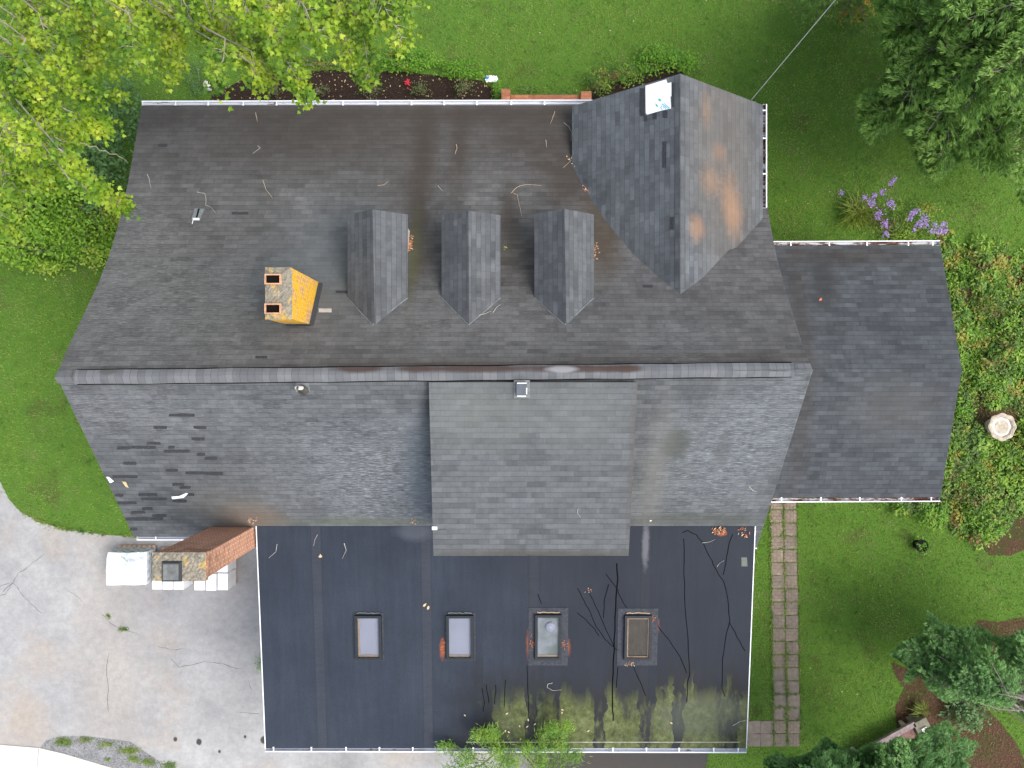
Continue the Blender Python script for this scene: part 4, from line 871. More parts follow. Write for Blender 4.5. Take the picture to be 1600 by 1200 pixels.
# ---- twigs on the roofs
TW=[('front',[(403,228),(407,231),(395,240)],'small bent twig below the front gutter, left of the dormers'),
('front',[(399,176),(402,190)],'short twig close to the front gutter at the left'),
('front',[(411,282),(415,295),(426,310)],'slim curved twig between the metal vent and the dormers'),
('front',[(590,290),(599,289),(606,284)],'short slanted twig just above the leftmost dormer'),
('front',[(798,302),(808,292),(822,288),(846,290)],'long arching pale twig above the gap between the two right dormers'),
('front',[(800,301),(808,304),(811,318),(815,338)],'downward fork of pale twig reaching towards the gap between two dormers'),
('front',[(867,174),(864,183),(860,194)],'straight twig under the front gutter near the cross gable'),
('front',[(230,272),(233,280),(236,294)],'thin twig near the left roof edge'),
('front',[(308,300),(320,302),(322,312),(321,320),(330,324),(337,333)],'hooked twig just above the metal roof vent'),
('front',[(881,192),(889,198),(893,206),(892,220)],'forked twig tip in the valley of the cross gable'),
('front',[(853,219),(854,230)],'tiny twig left of the cross gable valley'),
('front',[(910,224),(908,240),(902,248),(893,250),(880,262)],'curly twig lying along the cross gable valley'),
('front',[(897,240),(903,238),(906,246),(899,254),(896,246)],'looped curl of twig in the cross gable valley'),
('front',[(906,268),(915,277),(919,290)],'thin twig leading to the rusty leaf pile by the cross gable'),
('front',[(684,290),(692,299)],'tiny twig above the middle dormer'),
('front',[(713,226),(714,231),(711,241)],'brown twig in the dark streak above the middle dormer'),
('front',[(733,491),(745,493),(755,491),(768,486)],'bent twig across the rear tip of the middle dormer'),
('front',[(770,488),(776,480),(782,476)],'short pale twig right of the middle dormer tip'),
('front',[(900,487),(908,479),(916,473)],'tan twig along the right rear edge of the dormer by the cross gable'),
('flat',[(433,850),(431,862),(420,872)],'curved twig at the left top of the flat roof'),
('flat',[(496,835),(492,843),(490,853)],'small brown twig near the top of the flat roof, left of the shed dormer'),
('flat',[(538,849),(541,860),(535,873)],'arched white twig near the top of the flat roof'),
('flat',[(863,1067),(856,1069),(855,1074),(863,1079),(877,1078)],'hooked white twig below the third skylight'),
('flat',[(1097,848),(1108,847),(1117,843)],'tan twig below the rust coloured leaf pile on the flat roof'),
('flat',[(1120,886),(1124,880),(1131,876)],'small tan twig between the black crack lines'),
('flat',[(1145,1134),(1155,1128),(1172,1124)],'pale twig across the right edge of the flat roof, over the algae'),
('shed',[(903,794),(902,801),(907,808)],'small white twig on the lower part of the shed dormer'),
('back',[(1170,760),(1176,766),(1181,768)],'short pale twig on the rear slope near the garden path')]
for s,pts,lab in TW:
    q=[]
    for k in range(len(pts)-1):
        for j in range(3): q.append((pts[k][0]+(pts[k+1][0]-pts[k][0])*j/3+random.uniform(-.3,.3),pts[k][1]+(pts[k+1][1]-pts[k][1])*j/3+random.uniform(-.3,.3)))
    q.append(pts[-1]); m=MB(); m.tube([on(s,x,y,.018) for x,y in q],random.uniform(.0065,.011),5,r2=.004)
    tag(m.build('twig',M['twigd'] if s!='front' or random.random()<.45 else M['twig']),lab,'twig')
def litter(label,s,px,py,rx,ry,n,mats,size=(.03,.06)):
    P_=[]; 
    for k in range(n):
        a=random.uniform(0,6.28); r=random.random()**.7
        P_.append(on(s,px+math.cos(a)*r*rx,py+math.sin(a)*r*ry,.012+random.uniform(0,.03)))
    o=np_mesh('leaf_litter',leaves(np.array([tuple(p) for p in P_]),RS.uniform(size[0],size[1],n),OVATE,.5),8,mats,mi=RS.randint(0,len(mats),n))
    return tag(o,label,'leaf litter',kind='stuff')
RT=[M['rust'],M['tan'],M['rust']]
litter('rusty leaves and twigs caught in the valley of the cross gable','front',917,293,6,9,45,RT)
litter('thin trail of dry debris in the upper cross gable valley','front',897,248,12,14,22,[M['tan'],M['twig']])
litter('red brown leaves beside the leftmost dormer','front',641,380,4,13,60,[M['rust'],M['rust'],M['tan']])
litter('orange needles beside the dormer nearest the cross gable','front',931,393,5,15,45,[M['rust'],M['tan']],(.02,.04))
litter('yellow green debris beside the middle dormer','front',790,387,4,5,18,[M['twig'],M['lush']],(.02,.04))
litter('rust coloured leaf pile at the top right of the flat roof','flat',1123,829,12,6,75,RT)
litter('scattered rusty leaves in the top right corner of the flat roof','flat',1162,833,9,10,25,RT)
litter('brown debris at the foot of the rear slope by the shed dormer','back',647,815,6,4,22,[M['twig'],M['rust']],(.02,.04))
litter('brown debris below the brick chimney','back',395,813,7,6,30,[M['twig'],M['rust']],(.03,.05))
litter('rusty leaves beside the dark skylight','flat',1022,967,7,5,22,RT,(.02,.045))
litter('curl of rusty bark below the dark skylight','flat',984,1038,9,4,20,[M['tan'],M['rust']],(.02,.045))
litter('reddish leaves to the left of the third skylight','flat',831,1005,4,14,30,[M['rust']],(.02,.045))
litter('reddish leaves to the right of the third skylight','flat',881,1009,5,8,26,[M['rust']],(.02,.045))
litter('reddish leaf smear to the left of the second skylight','flat',692,1010,4,11,26,[M['rust']],(.02,.045))
litter('tan bark bits near the crack lines of the flat roof','flat',920,923,6,4,9,[M['tan'],M['rust']],(.02,.04))
def leaf(label,s,px,py,size,mat,group=None,tmpl=MAPLE,head=None):
    p=on(s,px,py,.02); o=np_mesh('fallen_leaf',leaves(np.zeros((1,3)),np.array([size]),tmpl,.2),len(tmpl),mat); o.location=p; return tag(o,label,'leaf',group)
leaf('orange maple leaf on the dark wing roof','wing',1281,467,.10,M['rust'])
leaf('curled yellow leaf near the top left of the flat roof','flat',501,871,.09,M['tan'])
leaf('pale curled leaf left of the pair above the second skylight','flat',661,948,.12,M['tan'],None,OVATE)
leaf('pale curled leaf right of the pair above the second skylight','flat',668,953,.12,M['tan'],None,OVATE)
leaf('white leaf bit where the rear slope meets the flat roof','back',1015,815,.09,M['stonew'],None,OVATE)
for (x,y) in ((728,1119),(745,1143),(812,1133),(822,1137),(834,1133),(826,1127),(790,1140),(797,1145),(812,1157),(858,1157),(878,1112),(877,1108),(1051,1131),(921,1141),(790,1116)):
    leaf('small pale leaf lying on the stained lower part of the flat roof','flat',x,y,.075,M['tan'],'small pale leaves on the stained flat roof',OVATE)
# ------------------------------------------------------------------ PLANTS
def cloud(cx,cy,rx,ry,h,n,k=18,z0=.05,seed=0,flatn=1.0):
    """leaf positions: clumps on an uneven dome"""
    rs=np.random.RandomState(seed+5); a=rs.uniform(0,2*np.pi,k); r=np.sqrt(rs.uniform(0,1,k))*.85
    C=np.stack([cx+np.cos(a)*r*rx,cy+np.sin(a)*r*ry,z0+(h-z0)*np.sqrt(np.clip(1-(r*.9)**2,0,1))*rs.uniform(.55,1,k)],1)
    i=rs.randint(0,k,n); s=.30/math.sqrt(k/10)
    p=C[i]+rs.normal(0,1,(n,3))*np.array([rx*s,ry*s,(h)*.12]); p[:,2]=np.clip(p[:,2]-rs.uniform(0,.5,n)**2*h*.9,.03,h*1.08); return p
def shrub(name,label,cat,px,py,rx,ry,h,n,size,mat,tmpl=OVATE,group=None,tilt=.7,k=16,seed=1,stem=True):
    q=G(px,py); e=empty(name,(q.x,q.y,0)); tag(e,label,cat,group)
    pos=cloud(0,0,rx,ry,h,n,k,seed=seed); sz=RS.uniform(size*.7,size*1.25,n)
    np_mesh('foliage',leaves(pos,sz,tmpl,tilt),len(tmpl),mat,e)
    if stem:
        m=MB(); rs=random.Random(seed)
        for j in range(6):
            a=rs.uniform(0,6.28); m.tube([(0,0,0),(math.cos(a)*rx*.3,math.sin(a)*ry*.3,h*.5),(math.cos(a)*rx*.6,math.sin(a)*ry*.6,h*.85)],.012,5,r2=.005)
        m.build('stem',M['bark'],e)
    return e
# bed along the front: five small rose bushes
for i,(x,y,rx,n,lab) in enumerate(((434,150,.26,150,'far left of the row, under the maple tips'),(507,148,.25,140,'second of the row, from the maple side'),(581,147,.3,170,'third of the row, wide and sparse'),(657,145,.28,190,'fourth of the row, next to the red bloom'),(723,143,.33,230,'far right of the row, half brown'))):
    shrub('rose_bush','small bush in the front mulch bed, '+lab,'bush',x,y,rx,rx*.8,.5,n,.05,M['shrubl'],group='small bushes in the front mulch bed',seed=10+i,k=9)
shrub('leafy_plant','lush green clump on the lawn edge of the mulch bed, above the red bloom','plant',638,101,.95,.36,.45,1300,.075,M['lush'],seed=21,k=26)
shrub('leafy_plant','bright green clump between the lush clump and the plastic bag','plant',715,112,.85,.28,.35,900,.07,M['lush'],seed=22,k=22)
shrub('leafy_plant','low green clump on the mulch bed edge below the maple tips','plant',510,101,1.3,.28,.2,900,.05,M['cover'],seed=23,k=24)
shrub('leafy_plant','dark green plant beside the rounded pale stone','plant',312,128,.4,.5,.4,420,.06,M['rhodo'],seed=24)
shrub('leafy_plant','narrow green clump between the mulch bed and the brick stoop','plant',777,146,.16,.35,.35,220,.06,M['lush'],seed=25)
shrub('leafy_plant','bright clump in front of the cross gable peak','plant',1030,103,1.1,.45,.6,1300,.08,M['lush'],seed=26,k=24)
shrub('leafy_plant','dark green clump left of the white underlayment','plant',965,118,.85,.42,.5,900,.06,M['cover'],seed=27,k=20)
shrub('leafy_plant','dark leafy plant at the right pier of the brick stoop','plant',932,140,.4,.42,.6,420,.07,M['cover'],seed=28)
shrub('leafy_plant','yellow flecked weeds behind the brick stoop','plant',828,142,.5,.14,.22,230,.045,M['willow'],seed=29)
# dark shrubs and thicket at left
shrub('dark_shrub','dark broad leaved shrub against the left front corner of the roof','shrub',215,192,.75,1.0,1.6,900,.13,M['rhodo'],seed=31,k=20)
shrub('dark_shrub','dark broad leaved shrub shaded between the maple and the thicket','shrub',178,268,1.0,1.5,2.0,1900,.15,M['rhodo'],seed=32,k=26)
def bigshrub(label,px,py,rx,ry,h,n,size,seed,group=None):
    q=G(px,py); e=empty('thicket_shrub',(q.x,q.y,0)); tag(e,label,'shrub',group)
    pos=cloud(0,0,rx,ry,h,n,60,seed=seed); np_mesh('foliage',leaves(pos,RS.uniform(size*.8,size*1.5,n),OVATE,.75),8,M['thicket'],e)
    m=MB(); rs=random.Random(seed)
    for j in range(16):
        a=rs.uniform(0,6.28); r=rs.uniform(.4,.85); m.tube([(rs.uniform(-.3,.3),rs.uniform(-.3,.3),0),(math.cos(a)*rx*r*.4,math.sin(a)*ry*r*.4,h*.5),(math.cos(a)*rx*r,math.sin(a)*ry*r,h*.92)],.035,6,r2=.008)
    m.build('stem',M['bark'],e)
bigshrub('big bright green shrub covering the left edge, upper half of the thicket',92,325,2.0,1.55,2.9,9000,.10,41)
bigshrub('rounded green shrub at the bottom of the thicket, beside the lawn',100,388,1.5,.85,2.1,5600,.09,42)
bigshrub('yellow green shrub cut by the left frame edge',2,355,1.3,1.5,3.0,5200,.10,43)
bigshrub('shrub filling the corner between the thicket and the roof edge',172,365,.95,1.15,1.8,3600,.085,44)
# weeds along the base of the lower drive side
shrub('weed_clump','green weed tuft on the drive next to the flat roof edge','weed',420,1040,.30,.38,.3,260,.05,M['willow'],seed=45,k=7)
# willow leaved tree at bottom centre
def upright(label,tips,depth0,base):
    e=empty('young_tree',(base[0],base[1],0)); tag(e,label,'tree')
    m=MB(); V=[]; rs=random.Random(5)
    T=MB()
    for (x,y,dp,n,w_) in tips:
        tip=P(x,y,dp); b=Vector((base[0],base[1],1.0))
        mid=b+(tip-b)*.55+Vector((rs.uniform(-.2,.2),rs.uniform(-.2,.1),.3))
        pts=[b,mid,tip]; T.tube([p-Vector((base[0],base[1],0)) for p in pts],.03,5,r2=.006)
        for k in range(n):
            f=1-abs(rs.gauss(0,.30)); f=max(.35,f); c=mid+(tip-mid)*((f-.35)/.65); sp=w_*(1.15-f*.8)
            V.append((c.x+rs.gauss(0,sp)-base[0],c.y+rs.gauss(0,sp)-base[1],c.z+rs.gauss(0,sp)))
    V=np.array(V); d=V-np.array([0,0,2.5]); head=np.arctan2(d[:,1],d[:,0])+RS.normal(0,.9,len(V))
    np_mesh('crown',leaves(V,RS.uniform(.08,.15,len(V)),NARROW,.8,head),4,M['willow'],e)
    T.build('branches',M['barkl'],e); m=MB(); m.tube([(0,0,0),(0,0,1.2)],.06,8,r2=.045); m.build('trunk',M['barkl'],e)
base=G(800,1132)
upright('bright narrow leaved young tree rising over the lower gutter',[(690,1168,18.2,330,.2),(722,1185,18,420,.25),(742,1150,17.9,420,.2),(768,1146,17.8,420,.2),(775,1175,18,500,.28),(800,1195,18,420,.28),(826,1170,18,360,.2),(845,1195,18.2,300,.22),(868,1136,17.7,420,.17),(890,1134,17.6,420,.17),(880,1168,17.9,460,.24),(905,1180,18,360,.22),(850,1170,18,200,.2),(700,1210,18,400,.3),(760,1215,18,500,.3),(880,1215,18,400,.3)],18,(base.x,base.y))
# ---- the big maple at top left
def maple():
    bx,by=-17.2,13.6
    e=empty('maple_tree',(bx,by,0)); tag(e,'big yellow green maple overhanging the top left of the house','tree')
    SP=[(560,-60,628,60,34,170),(590,-40,646,16,24,90),(552,-20,577,122,21,170),(505,-40,545,86,28,190),(455,-20,505,60,28,150),(395,-30,440,70,30,190),(432,60,478,152,17,150),(380,20,422,118,22,140),
    (330,-20,372,90,30,190),(352,60,336,136,15,90),(393,80,397,128,13,60),(285,-20,330,62,30,180),(272,30,260,122,18,130),(225,-20,262,60,30,170),(200,20,212,95,20,110),(175,-20,225,52,28,160),
    (130,10,138,105,22,130),(95,-20,150,50,28,160),(60,20,102,130,24,170),(0,10,60,60,30,170),(-30,60,40,140,34,230),(0,120,65,180,30,200),(70,110,150,150,18,110),(125,152,195,146,11,60),
    (100,170,162,200,22,150),(60,175,112,218,20,120),(-10,180,42,240,30,190),(36,228,66,294,22,170),(92,232,126,272,15,80),(-20,240,30,300,30,170),(110,282,150,302,14,60),(143,292,192,322,15,90),(-20,300,16,370,24,110),
    (520,-40,560,40,30,150),(470,-60,430,10,30,110),(620,-30,600,30,20,70),(20,-40,60,30,34,140),(150,-40,100,20,30,120),(255,-40,300,20,30,120),(350,-40,390,20,30,120),
    (40,60,20,120,26,110),(150,60,120,100,18,60),(10,200,80,260,24,100),(395,100,330,40,20,50),(490,80,520,20,20,60)]
    V=[];H=[]; TB=MB(); rs=random.Random(3); tb=Vector((bx,by,0))
    hubs={}
    for i,(x0,y0,x1,y1,w_,n) in enumerate(SP):
        d0=rs.uniform(10.9,13.0); d1=d0+rs.uniform(.1,.7)
        A=P(x0,y0,d0); B=P(x1,y1,d1); n=int(n*3.0)
        # branch back towards the trunk
        hub=Vector((bx,by,5.5+rs.uniform(0,2))); mid=A+(hub-A)*.4+Vector((rs.uniform(-.5,.5),rs.uniform(-.5,.5),-.7)); A1=A+(hub-A)*.18+Vector((rs.uniform(-.15,.15),rs.uniform(-.15,.15),-.2))
        TB.tube([p-tb for p in (hub,mid,A1,A,A+(B-A)*.35+Vector((rs.uniform(-.06,.06),rs.uniform(-.06,.06),0)),A+(B-A)*.7+Vector((rs.uniform(-.06,.06),rs.uniform(-.06,.06),0)),B)],.017,6,r2=.003)
        ax=(B-A); L=ax.length; ax.normalize(); sd_=Vector((-ax.y,ax.x,0)); wd=w_*d0/FPX
        # side twigs ending in leaf sprays
        nt=max(4,n//13)
        for k in range(nt):
            f=rs.random()**.8; c=A+(B-A)*f; side=rs.choice((-1,1)); ln=wd*rs.uniform(.35,1.25)*(1.15-.6*f)
            dr_=(ax*rs.uniform(.3,1.0)+sd_*side).normalized(); tip=c+dr_*ln+Vector((0,0,rs.uniform(-.35,.15)))
            TB.tube([p-tb for p in (c,c+(tip-c)*.5+Vector((0,0,.04)),tip)],.007,4,r2=.003)
            for j in range(13):
                g_=rs.uniform(.25,1.1); p=c+(tip-c)*g_+Vector((rs.gauss(0,.07),rs.gauss(0,.07),rs.gauss(0,.06)))
                V.append(tuple(p-tb)); H.append(math.atan2(dr_.y,dr_.x)+rs.gauss(0,.8))
    # deeper, lower layer so that the crown has depth
    for k in range(9000):
        x=rs.uniform(-40,330); y=rs.uniform(-40,290); 
        if x+y*1.1>330 or math.sin(x*.045+1)+math.sin(y*.06-x*.02)<-.1: continue
        cx_=round(x/45)*45+rs.gauss(0,9); cy_=round(y/38)*38+rs.gauss(0,9); p=P(cx_,cy_,rs.uniform(13,16)); V.append(tuple(p-tb)); H.append(rs.uniform(0,6.28))
    V=np.array(V); H=np.array(H)
    np_mesh('crown',leaves(V,RS.uniform(.045,.105,len(V)),MAPLE,.65,H),len(MAPLE),M['maple'],e)
    # bare looking outer branches seen from above
    for pts in ([(-60,20,12),(40,85,12.2),(62,142,12.6)],[(-60,60,12),(60,120,12.3),(110,140,12.6)],[(60,190,12.1),(100,235,12.5),(148,272,13)],[(75,225,12.3),(105,262,12.6),(124,290,13)],[(85,215,12.2),(140,230,12.5),(182,242,13),(200,254,13.2)],
        [(70,192,12.2),(90,188,12.3),(118,186,12.4)],[(330,-10,11.6),(335,15,11.8),(350,35,12)],[(310,-20,11.6),(330,25,12),(333,32,12)],[(255,-10,11.6),(285,30,12)],[(145,20,12),(150,75,12.5)],[(60,160,12.5),(78,142,12.7),(100,165,13),(104,172,13)],[(455,-10,11.6),(470,8,11.7),(482,28,11.9)],[(0,55,12),(60,105,12.3)]):
        pp=[]
        for k in range(len(pts)-1):
            for f in (0,.2,.4,.6,.8): pp.append(P(*[pts[k][i]+(pts[k+1][i]-pts[k][i])*f for i in range(3)])-tb+Vector((rs.gauss(0,.018),rs.gauss(0,.018),0)))
        pp.append(P(*pts[-1])-tb); TB.tube(pp,.013,5,r2=.0035)
    TB.build('branches',M['barkl'],e)
    m=MB(); m.tube([(0,0,0),(.1,0,3),(0,.1,7),(.2,0,10.5)],.36,14,r2=.16); m.build('trunk',M['bark'],e)
maple()
# ---- pines
def pine(label,base,zlo,zhi,rad,nb,outline,mat,seed,dens=1.0,needle=.10,group=None,top=None,ntuft=12,bmat='bark',spread=(2.6,4.6)):
    rs=random.Random(seed); e=empty('pine_tree',(base[0],base[1],0)); tag(e,label,'tree',group)
    tb=Vector((base[0],base[1],0)); TB=MB(); C=[];D=[]
    H=top or zhi+1.5
    for b_ in range(nb):
        z=zlo+(zhi-zlo)*(b_/nb)+rs.uniform(-.1,.1); a=rs.uniform(0,6.283) if b_%2 else rs.uniform(*spread); R_=rad*(1-.62*((z-zlo)/(H-zlo)))*rs.uniform(.7,1.05)
        dr=Vector((math.cos(a),math.sin(a),0)); sd_=Vector((-dr.y,dr.x,0)); rise=rs.uniform(.0,.28)*R_
        pts=[Vector((0,0,z))+dr*(R_*f)+Vector((0,0,rise*math.sin(f*1.6)-.12*R_*f*f))+sd_*(.12*R_*math.sin(f*3+b_)) for f in (0,.25,.5,.75,1)]
        vis=[inpoly(*[np.array([v_]) for v_ in ((p.x+tb.x)*FPX/(CAMZ-p.z)+800,600-(p.y+tb.y)*FPX/(CAMZ-p.z))],outline)[0] for p in pts]
        if not any(vis): continue
        last=max(i for i,v_ in enumerate(vis) if v_); 
        if last>=1: TB.tube(pts[:last+1],.022,5,r2=.006)
        ns=int(26*R_/2.5)+6
        for s_ in range(ns):
            f=.22+.78*(s_+rs.random())/ns; k=min(3,int(f*4)); c=pts[k]+(pts[k+1]-pts[k])*(f*4-k)
            side=1 if s_%2 else -1; L=R_*.30*(1.25-f)*rs.uniform(.7,1.25)+.12
            q=(dr*rs.uniform(.6,1.0)+sd_*side*rs.uniform(.45,.9)).normalized()
            tip=c+q*L+Vector((0,0,rs.uniform(-.08,.14)))
            if inpoly(np.array([(tip.x+tb.x)*FPX/(CAMZ-tip.z)+800]),np.array([600-(tip.y+tb.y)*FPX/(CAMZ-tip.z)]),outline)[0] and rs.random()<.3: TB.tube([c,tip],.007,4,r2=.003)
            m_=max(3,int(L/.055*dens))
            for j in range(m_):
                g_=(j+rs.random())/m_
                if rs.random()<.25*(1-g_): continue
                # short side shoots widen the plume
                off=sd_*rs.gauss(0,.05)+dr*rs.gauss(0,.05)
                C.append(c+(tip-c)*(.25+.75*g_)+off); D.append((q+Vector((rs.gauss(0,.3),rs.gauss(0,.3),rs.uniform(0,.4)))).normalized())
    C=np.array([tuple(c) for c in C]); D=np.array([tuple(d) for d in D])
    d_=CAMZ-C[:,2]; X=(C[:,0]+tb.x)*FPX/d_+800; Y=600-(C[:,1]+tb.y)*FPX/d_
    k=inpoly(X,Y,outline); C=C[k]; D=D[k]; n=len(C); nt=ntuft
    C=np.repeat(C,nt,0); D=np.repeat(D,nt,0); N=len(C)
    nd=D+RS.normal(0,.22,(N,3)); nd/=np.linalg.norm(nd,axis=1,keepdims=True); up=RS.normal(0,1,(N,3)); sdv=np.cross(nd,up); sdv/=np.linalg.norm(sdv,axis=1,keepdims=True)
    ln=RS.uniform(needle*.75,needle*1.2,N)[:,None]; w2=.0055*needle/.1
    V=np.stack([C-sdv*w2,C+nd*ln*.6+sdv*-w2,C+nd*ln,C+nd*ln*.6+sdv*w2],1)
    np_mesh('crown',V,4,mat,e); TB.build('branches',M[bmat],e)
    m=MB(); m.tube([(0,0,0),(.04,0,H*.5),(0,.03,H)],.05*H**.6,12,r2=.02); m.build('trunk',M['bark'],e)
    print('pine',label[:20],n)
O1=[(1343,188),(1347,150),(1372,138),(1398,105),(1380,75),(1388,30),(1370,0),(1380,-60),(1900,-100),(1900,340),(1640,330),(1600,318),(1583,290),(1560,262),(1535,275),(1512,240),(1490,250),(1478,262),(1462,276),(1440,262),(1432,225),(1412,196),(1392,195),(1362,222)]
pine('large dark green pine filling the top right corner',(11.9,8.8),2.0,8.0,5.0,230,O1,M['pine'],2,dens=.8,needle=.17,top=11)
O2=[(1236,30),(1250,-10),(1310,-40),(1400,-40),(1395,40),(1350,60),(1345,110),(1310,60),(1298,98),(1268,88),(1270,60),(1245,38)]
pine('small shaded pine at the top edge beside the overhead cable',(10.2,12.2),.8,2.6,2.4,50,O2,M['pine'],3,dens=.9,needle=.11,top=3.6,ntuft=10)
O3=[(1394,1022),(1415,1005),(1448,990),(1450,958),(1470,975),(1500,985),(1530,980),(1560,1000),(1585,995),(1600,985),(1800,960),(1800,1230),(1620,1140),(1590,1110),(1545,1100),(1500,1085),(1480,1094),(1455,1075),(1440,1050),(1415,1066),(1425,1040)]
pine('blue green pine on the right, below the lawn and above the needle bed',(13.1,-8.2),1.0,4.1,3.8,185,O3,M['pineb'],4,dens=1.15,needle=.115,top=4.7,ntuft=14)
O4=[(1268,1180),(1290,1155),(1310,1172),(1340,1178),(1360,1166),(1385,1164),(1405,1156),(1425,1160),(1452,1140),(1480,1128),(1500,1150),(1527,1166),(1510,1195),(1500,1240),(1400,1400),(1180,1300),(1195,1190),(1215,1178),(1240,1188)]
pine('pale blue green pine at the bottom edge over the garden seat',(9.0,-12.0),2.6,7.2,4.6,210,O4,M['pineb'],5,dens=1.2,needle=.12,top=8.6,ntuft=14,spread=(.6,2.6))
# broad leaved shrub and grass clump under the right pine
shrub('leafy_plant','dark leafy plant under the right hand pine','plant',1500,1108,.6,.45,.6,600,.11,M['rhodo'],seed=51)
def blades(name,label,px,py,r,n,ln,mat,seed,cat='grass clump'):
    q=G(px,py); rs=np.random.RandomState(seed); a=rs.uniform(0,2*np.pi,n); L=rs.uniform(.5,1,n)*ln; out=rs.uniform(.35,1,n)*r; V=[]
    b=rs.normal(0,r*.12,(n,2))
    for k in range(n):
        d=np.array([math.cos(a[k]),math.sin(a[k])]); s=np.array([-d[1],d[0]])*.011; w3=lambda p,z:(p[0],p[1],z)
        p0=b[k]; p1=b[k]+d*out[k]*.45; p2=b[k]+d*out[k]
        V.append([w3(p0-s,0),w3(p1-s,L[k]),w3(p2,L[k]*.65),w3(p1+s,L[k])])
    o=np_mesh(name,np.array(V),4,mat); o.location=(q.x,q.y,0); return tag(o,label,cat)
blades('grass_clump','arching long bladed grass clump left of the purple asters',1330,335,.75,260,.5,M['blade'],1)
blades('grass_clump','strappy green clump on the needle bed above the garden seat',1432,1105,.4,90,.4,M['blade'],2)
blades('grass_clump','spiky grass clump on the edge of the front mulch bed',617,95,.32,60,.45,M['blade'],3)
blades('grass_clump','long grass between the asters and the wing gutter',1400,368,.7,200,.35,M['blade'],4)
shrub('orange_shrub','orange and yellow turning shrub under the pine at the top edge','shrub',1330,22,.6,.45,.7,500,.08,M['orangeb'],seed=61)
# asters
AST=[(1314,301,3),(1352,308,3),(1361,316,7),(1379,300,4),(1393,285,4),(1392,319,7),(1373,333,5),(1383,350,6),(1385,366,3),(1372,340,3),(1431,331,5),(1443,340,5),(1421,341,3),(1437,350,5),(1447,350,4),(1429,358,2),(1461,350,2),(1474,350,4),(1468,360,5),(1456,361,3),(1477,360,4),(1398,280,2),(1366,305,3),(1425,334,3)]
e=empty('aster_plant',(*G(1390,345)[:2],0)); tag(e,'sprawling aster with purple flower heads above the wing gutter','flowering plant')
pos=cloud(0,0,1.6,.75,.5,2600,30,seed=71); np_mesh('foliage',leaves(pos,RS.uniform(.035,.08,2600),OVATE,.8),8,M['cover'],e)
for (x,y,n) in AST:
    c=P(x,y,21.35)-e.location; k=n*11; pp=np.array(c)[None,:]+RS.normal(0,1,(k,3))*np.array([.017*n**.75,.017*n**.75,.03])
    np_mesh('flower_head',leaves(pp,RS.uniform(.02,.038,k)*1.7,OVATE,.7),8,M['purple'],e)
# ---- ground cover on the right, dense leaves nobody could count
#bedsoil
def scatter_poly(poly,n):
    p=np.array(poly); lo,hi=p.min(0),p.max(0); x=RS.uniform(lo[0],hi[0],n); y=RS.uniform(lo[1],hi[1],n); k=inpoly(x,y,poly); return x[k],y[k]
COV=[(1462,388),(1475,365),(1500,375),(1530,380),(1570,395),(1640,400),(1700,420),(1700,800),(1640,800),(1600,800),(1565,815),(1530,845),(1500,835),(1470,812),(1440,800),(1400,790),(1360,782),(1360,760),(1440,700),(1440,400)]
PP=[];HH=[];SS=[]
cxs,cys=scatter_poly(COV,1250)
for (a,b) in zip(cxs,cys):
    if (a-1566)**2+(b-667)**2<30**2 or ((a-1525)/20)**2+((b-650)/20)**2<1: continue
    rr_=RS.uniform(.12,.38); h_=RS.uniform(.12,.62)*(.6+.4*math.sin(a*.05+b*.031)); n_=int(26+210*rr_); ls=RS.uniform(.05,.13)
    th=RS.uniform(0,6.283,n_); r=rr_*RS.uniform(0,1,n_)**.6
    PP.append(np.stack([(a-800)*.01984+r*np.cos(th),(600-b)*.01984+r*np.sin(th),np.clip(h_*(1-.65*(r/rr_)**2)*RS.uniform(.55,1,n_),.03,1)],1)); HH.append(th+RS.normal(0,.5,n_)); SS.append(ls*RS.uniform(.7,1.3,n_))
x,y=scatter_poly(COV,7000); PP.append(np.stack([(x-800)*.01984,(600-y)*.01984,RS.uniform(.02,.1,len(x))],1)); HH.append(RS.uniform(0,6.28,len(x))); SS.append(RS.uniform(.04,.08,len(x)))
PP=np.concatenate(PP); HH=np.concatenate(HH); SS=np.concatenate(SS)
np_c=np_mesh('ground_cover',leaves(PP,SS,OVATE,.6,HH),8,M['cover']); tag(np_c,'tangled green, rust and yellow ground cover right of the wing','ground cover',kind='stuff')
for (x,y,r,n,h,l,mt) in ((1520,770,.75,900,.6,'feathery fern like clump below the bird bath','cover'),(1555,480,.8,800,.6,'rust tinged bush on the right, level with the middle of the wing','cover'),(1540,825,.55,650,.45,'bright green leafy clump beside the bare soil patch','lush'),(1500,640,.35,260,.45,'green plant between the wing roof and the bird bath','lush'),(1450,800,.5,500,.4,'green clump at the lower corner of the wing','lush')):
    shrub('bushy_plant',l,'plant',x,y,r,r,h,n,.085,M[mt],seed=int(x),k=16,tmpl=OVATE)
# ---- lawn blades
HID=[(250,200),(230,270),(205,390),(130,590),(235,810),(430,815),(450,1140),(1135,1140),(1150,855),(1185,760),(1435,745),(1470,580),(1440,415),(1210,410),(1160,200),(1063,150),(930,195)]
NB=460000; gx=RS.uniform(-30,1630,NB); gy=RS.uniform(-30,1230,NB)
keep=np.ones(NB,bool)
jit=3.+3.*np.sin(gx*.13+2*np.sin(gy*.09)); wx=gx+RS.normal(0,1,NB)*(2.5+jit*.5); wy=gy+RS.normal(0,1,NB)*(2.5+jit*.5)
for poly in (DRIVE,GRAV,[(-300,1150),(61,1168),(330,1260),(-300,1400)],BED1,BED2,BED4,HID): keep&=~inpoly(wx,wy,poly)
b3=inpoly(wx,wy,BED3); keep&=~(b3&(RS.rand(NB)<.85))
cv=inpoly(gx,gy,COV); keep&=~(cv&(RS.rand(NB)<.9))
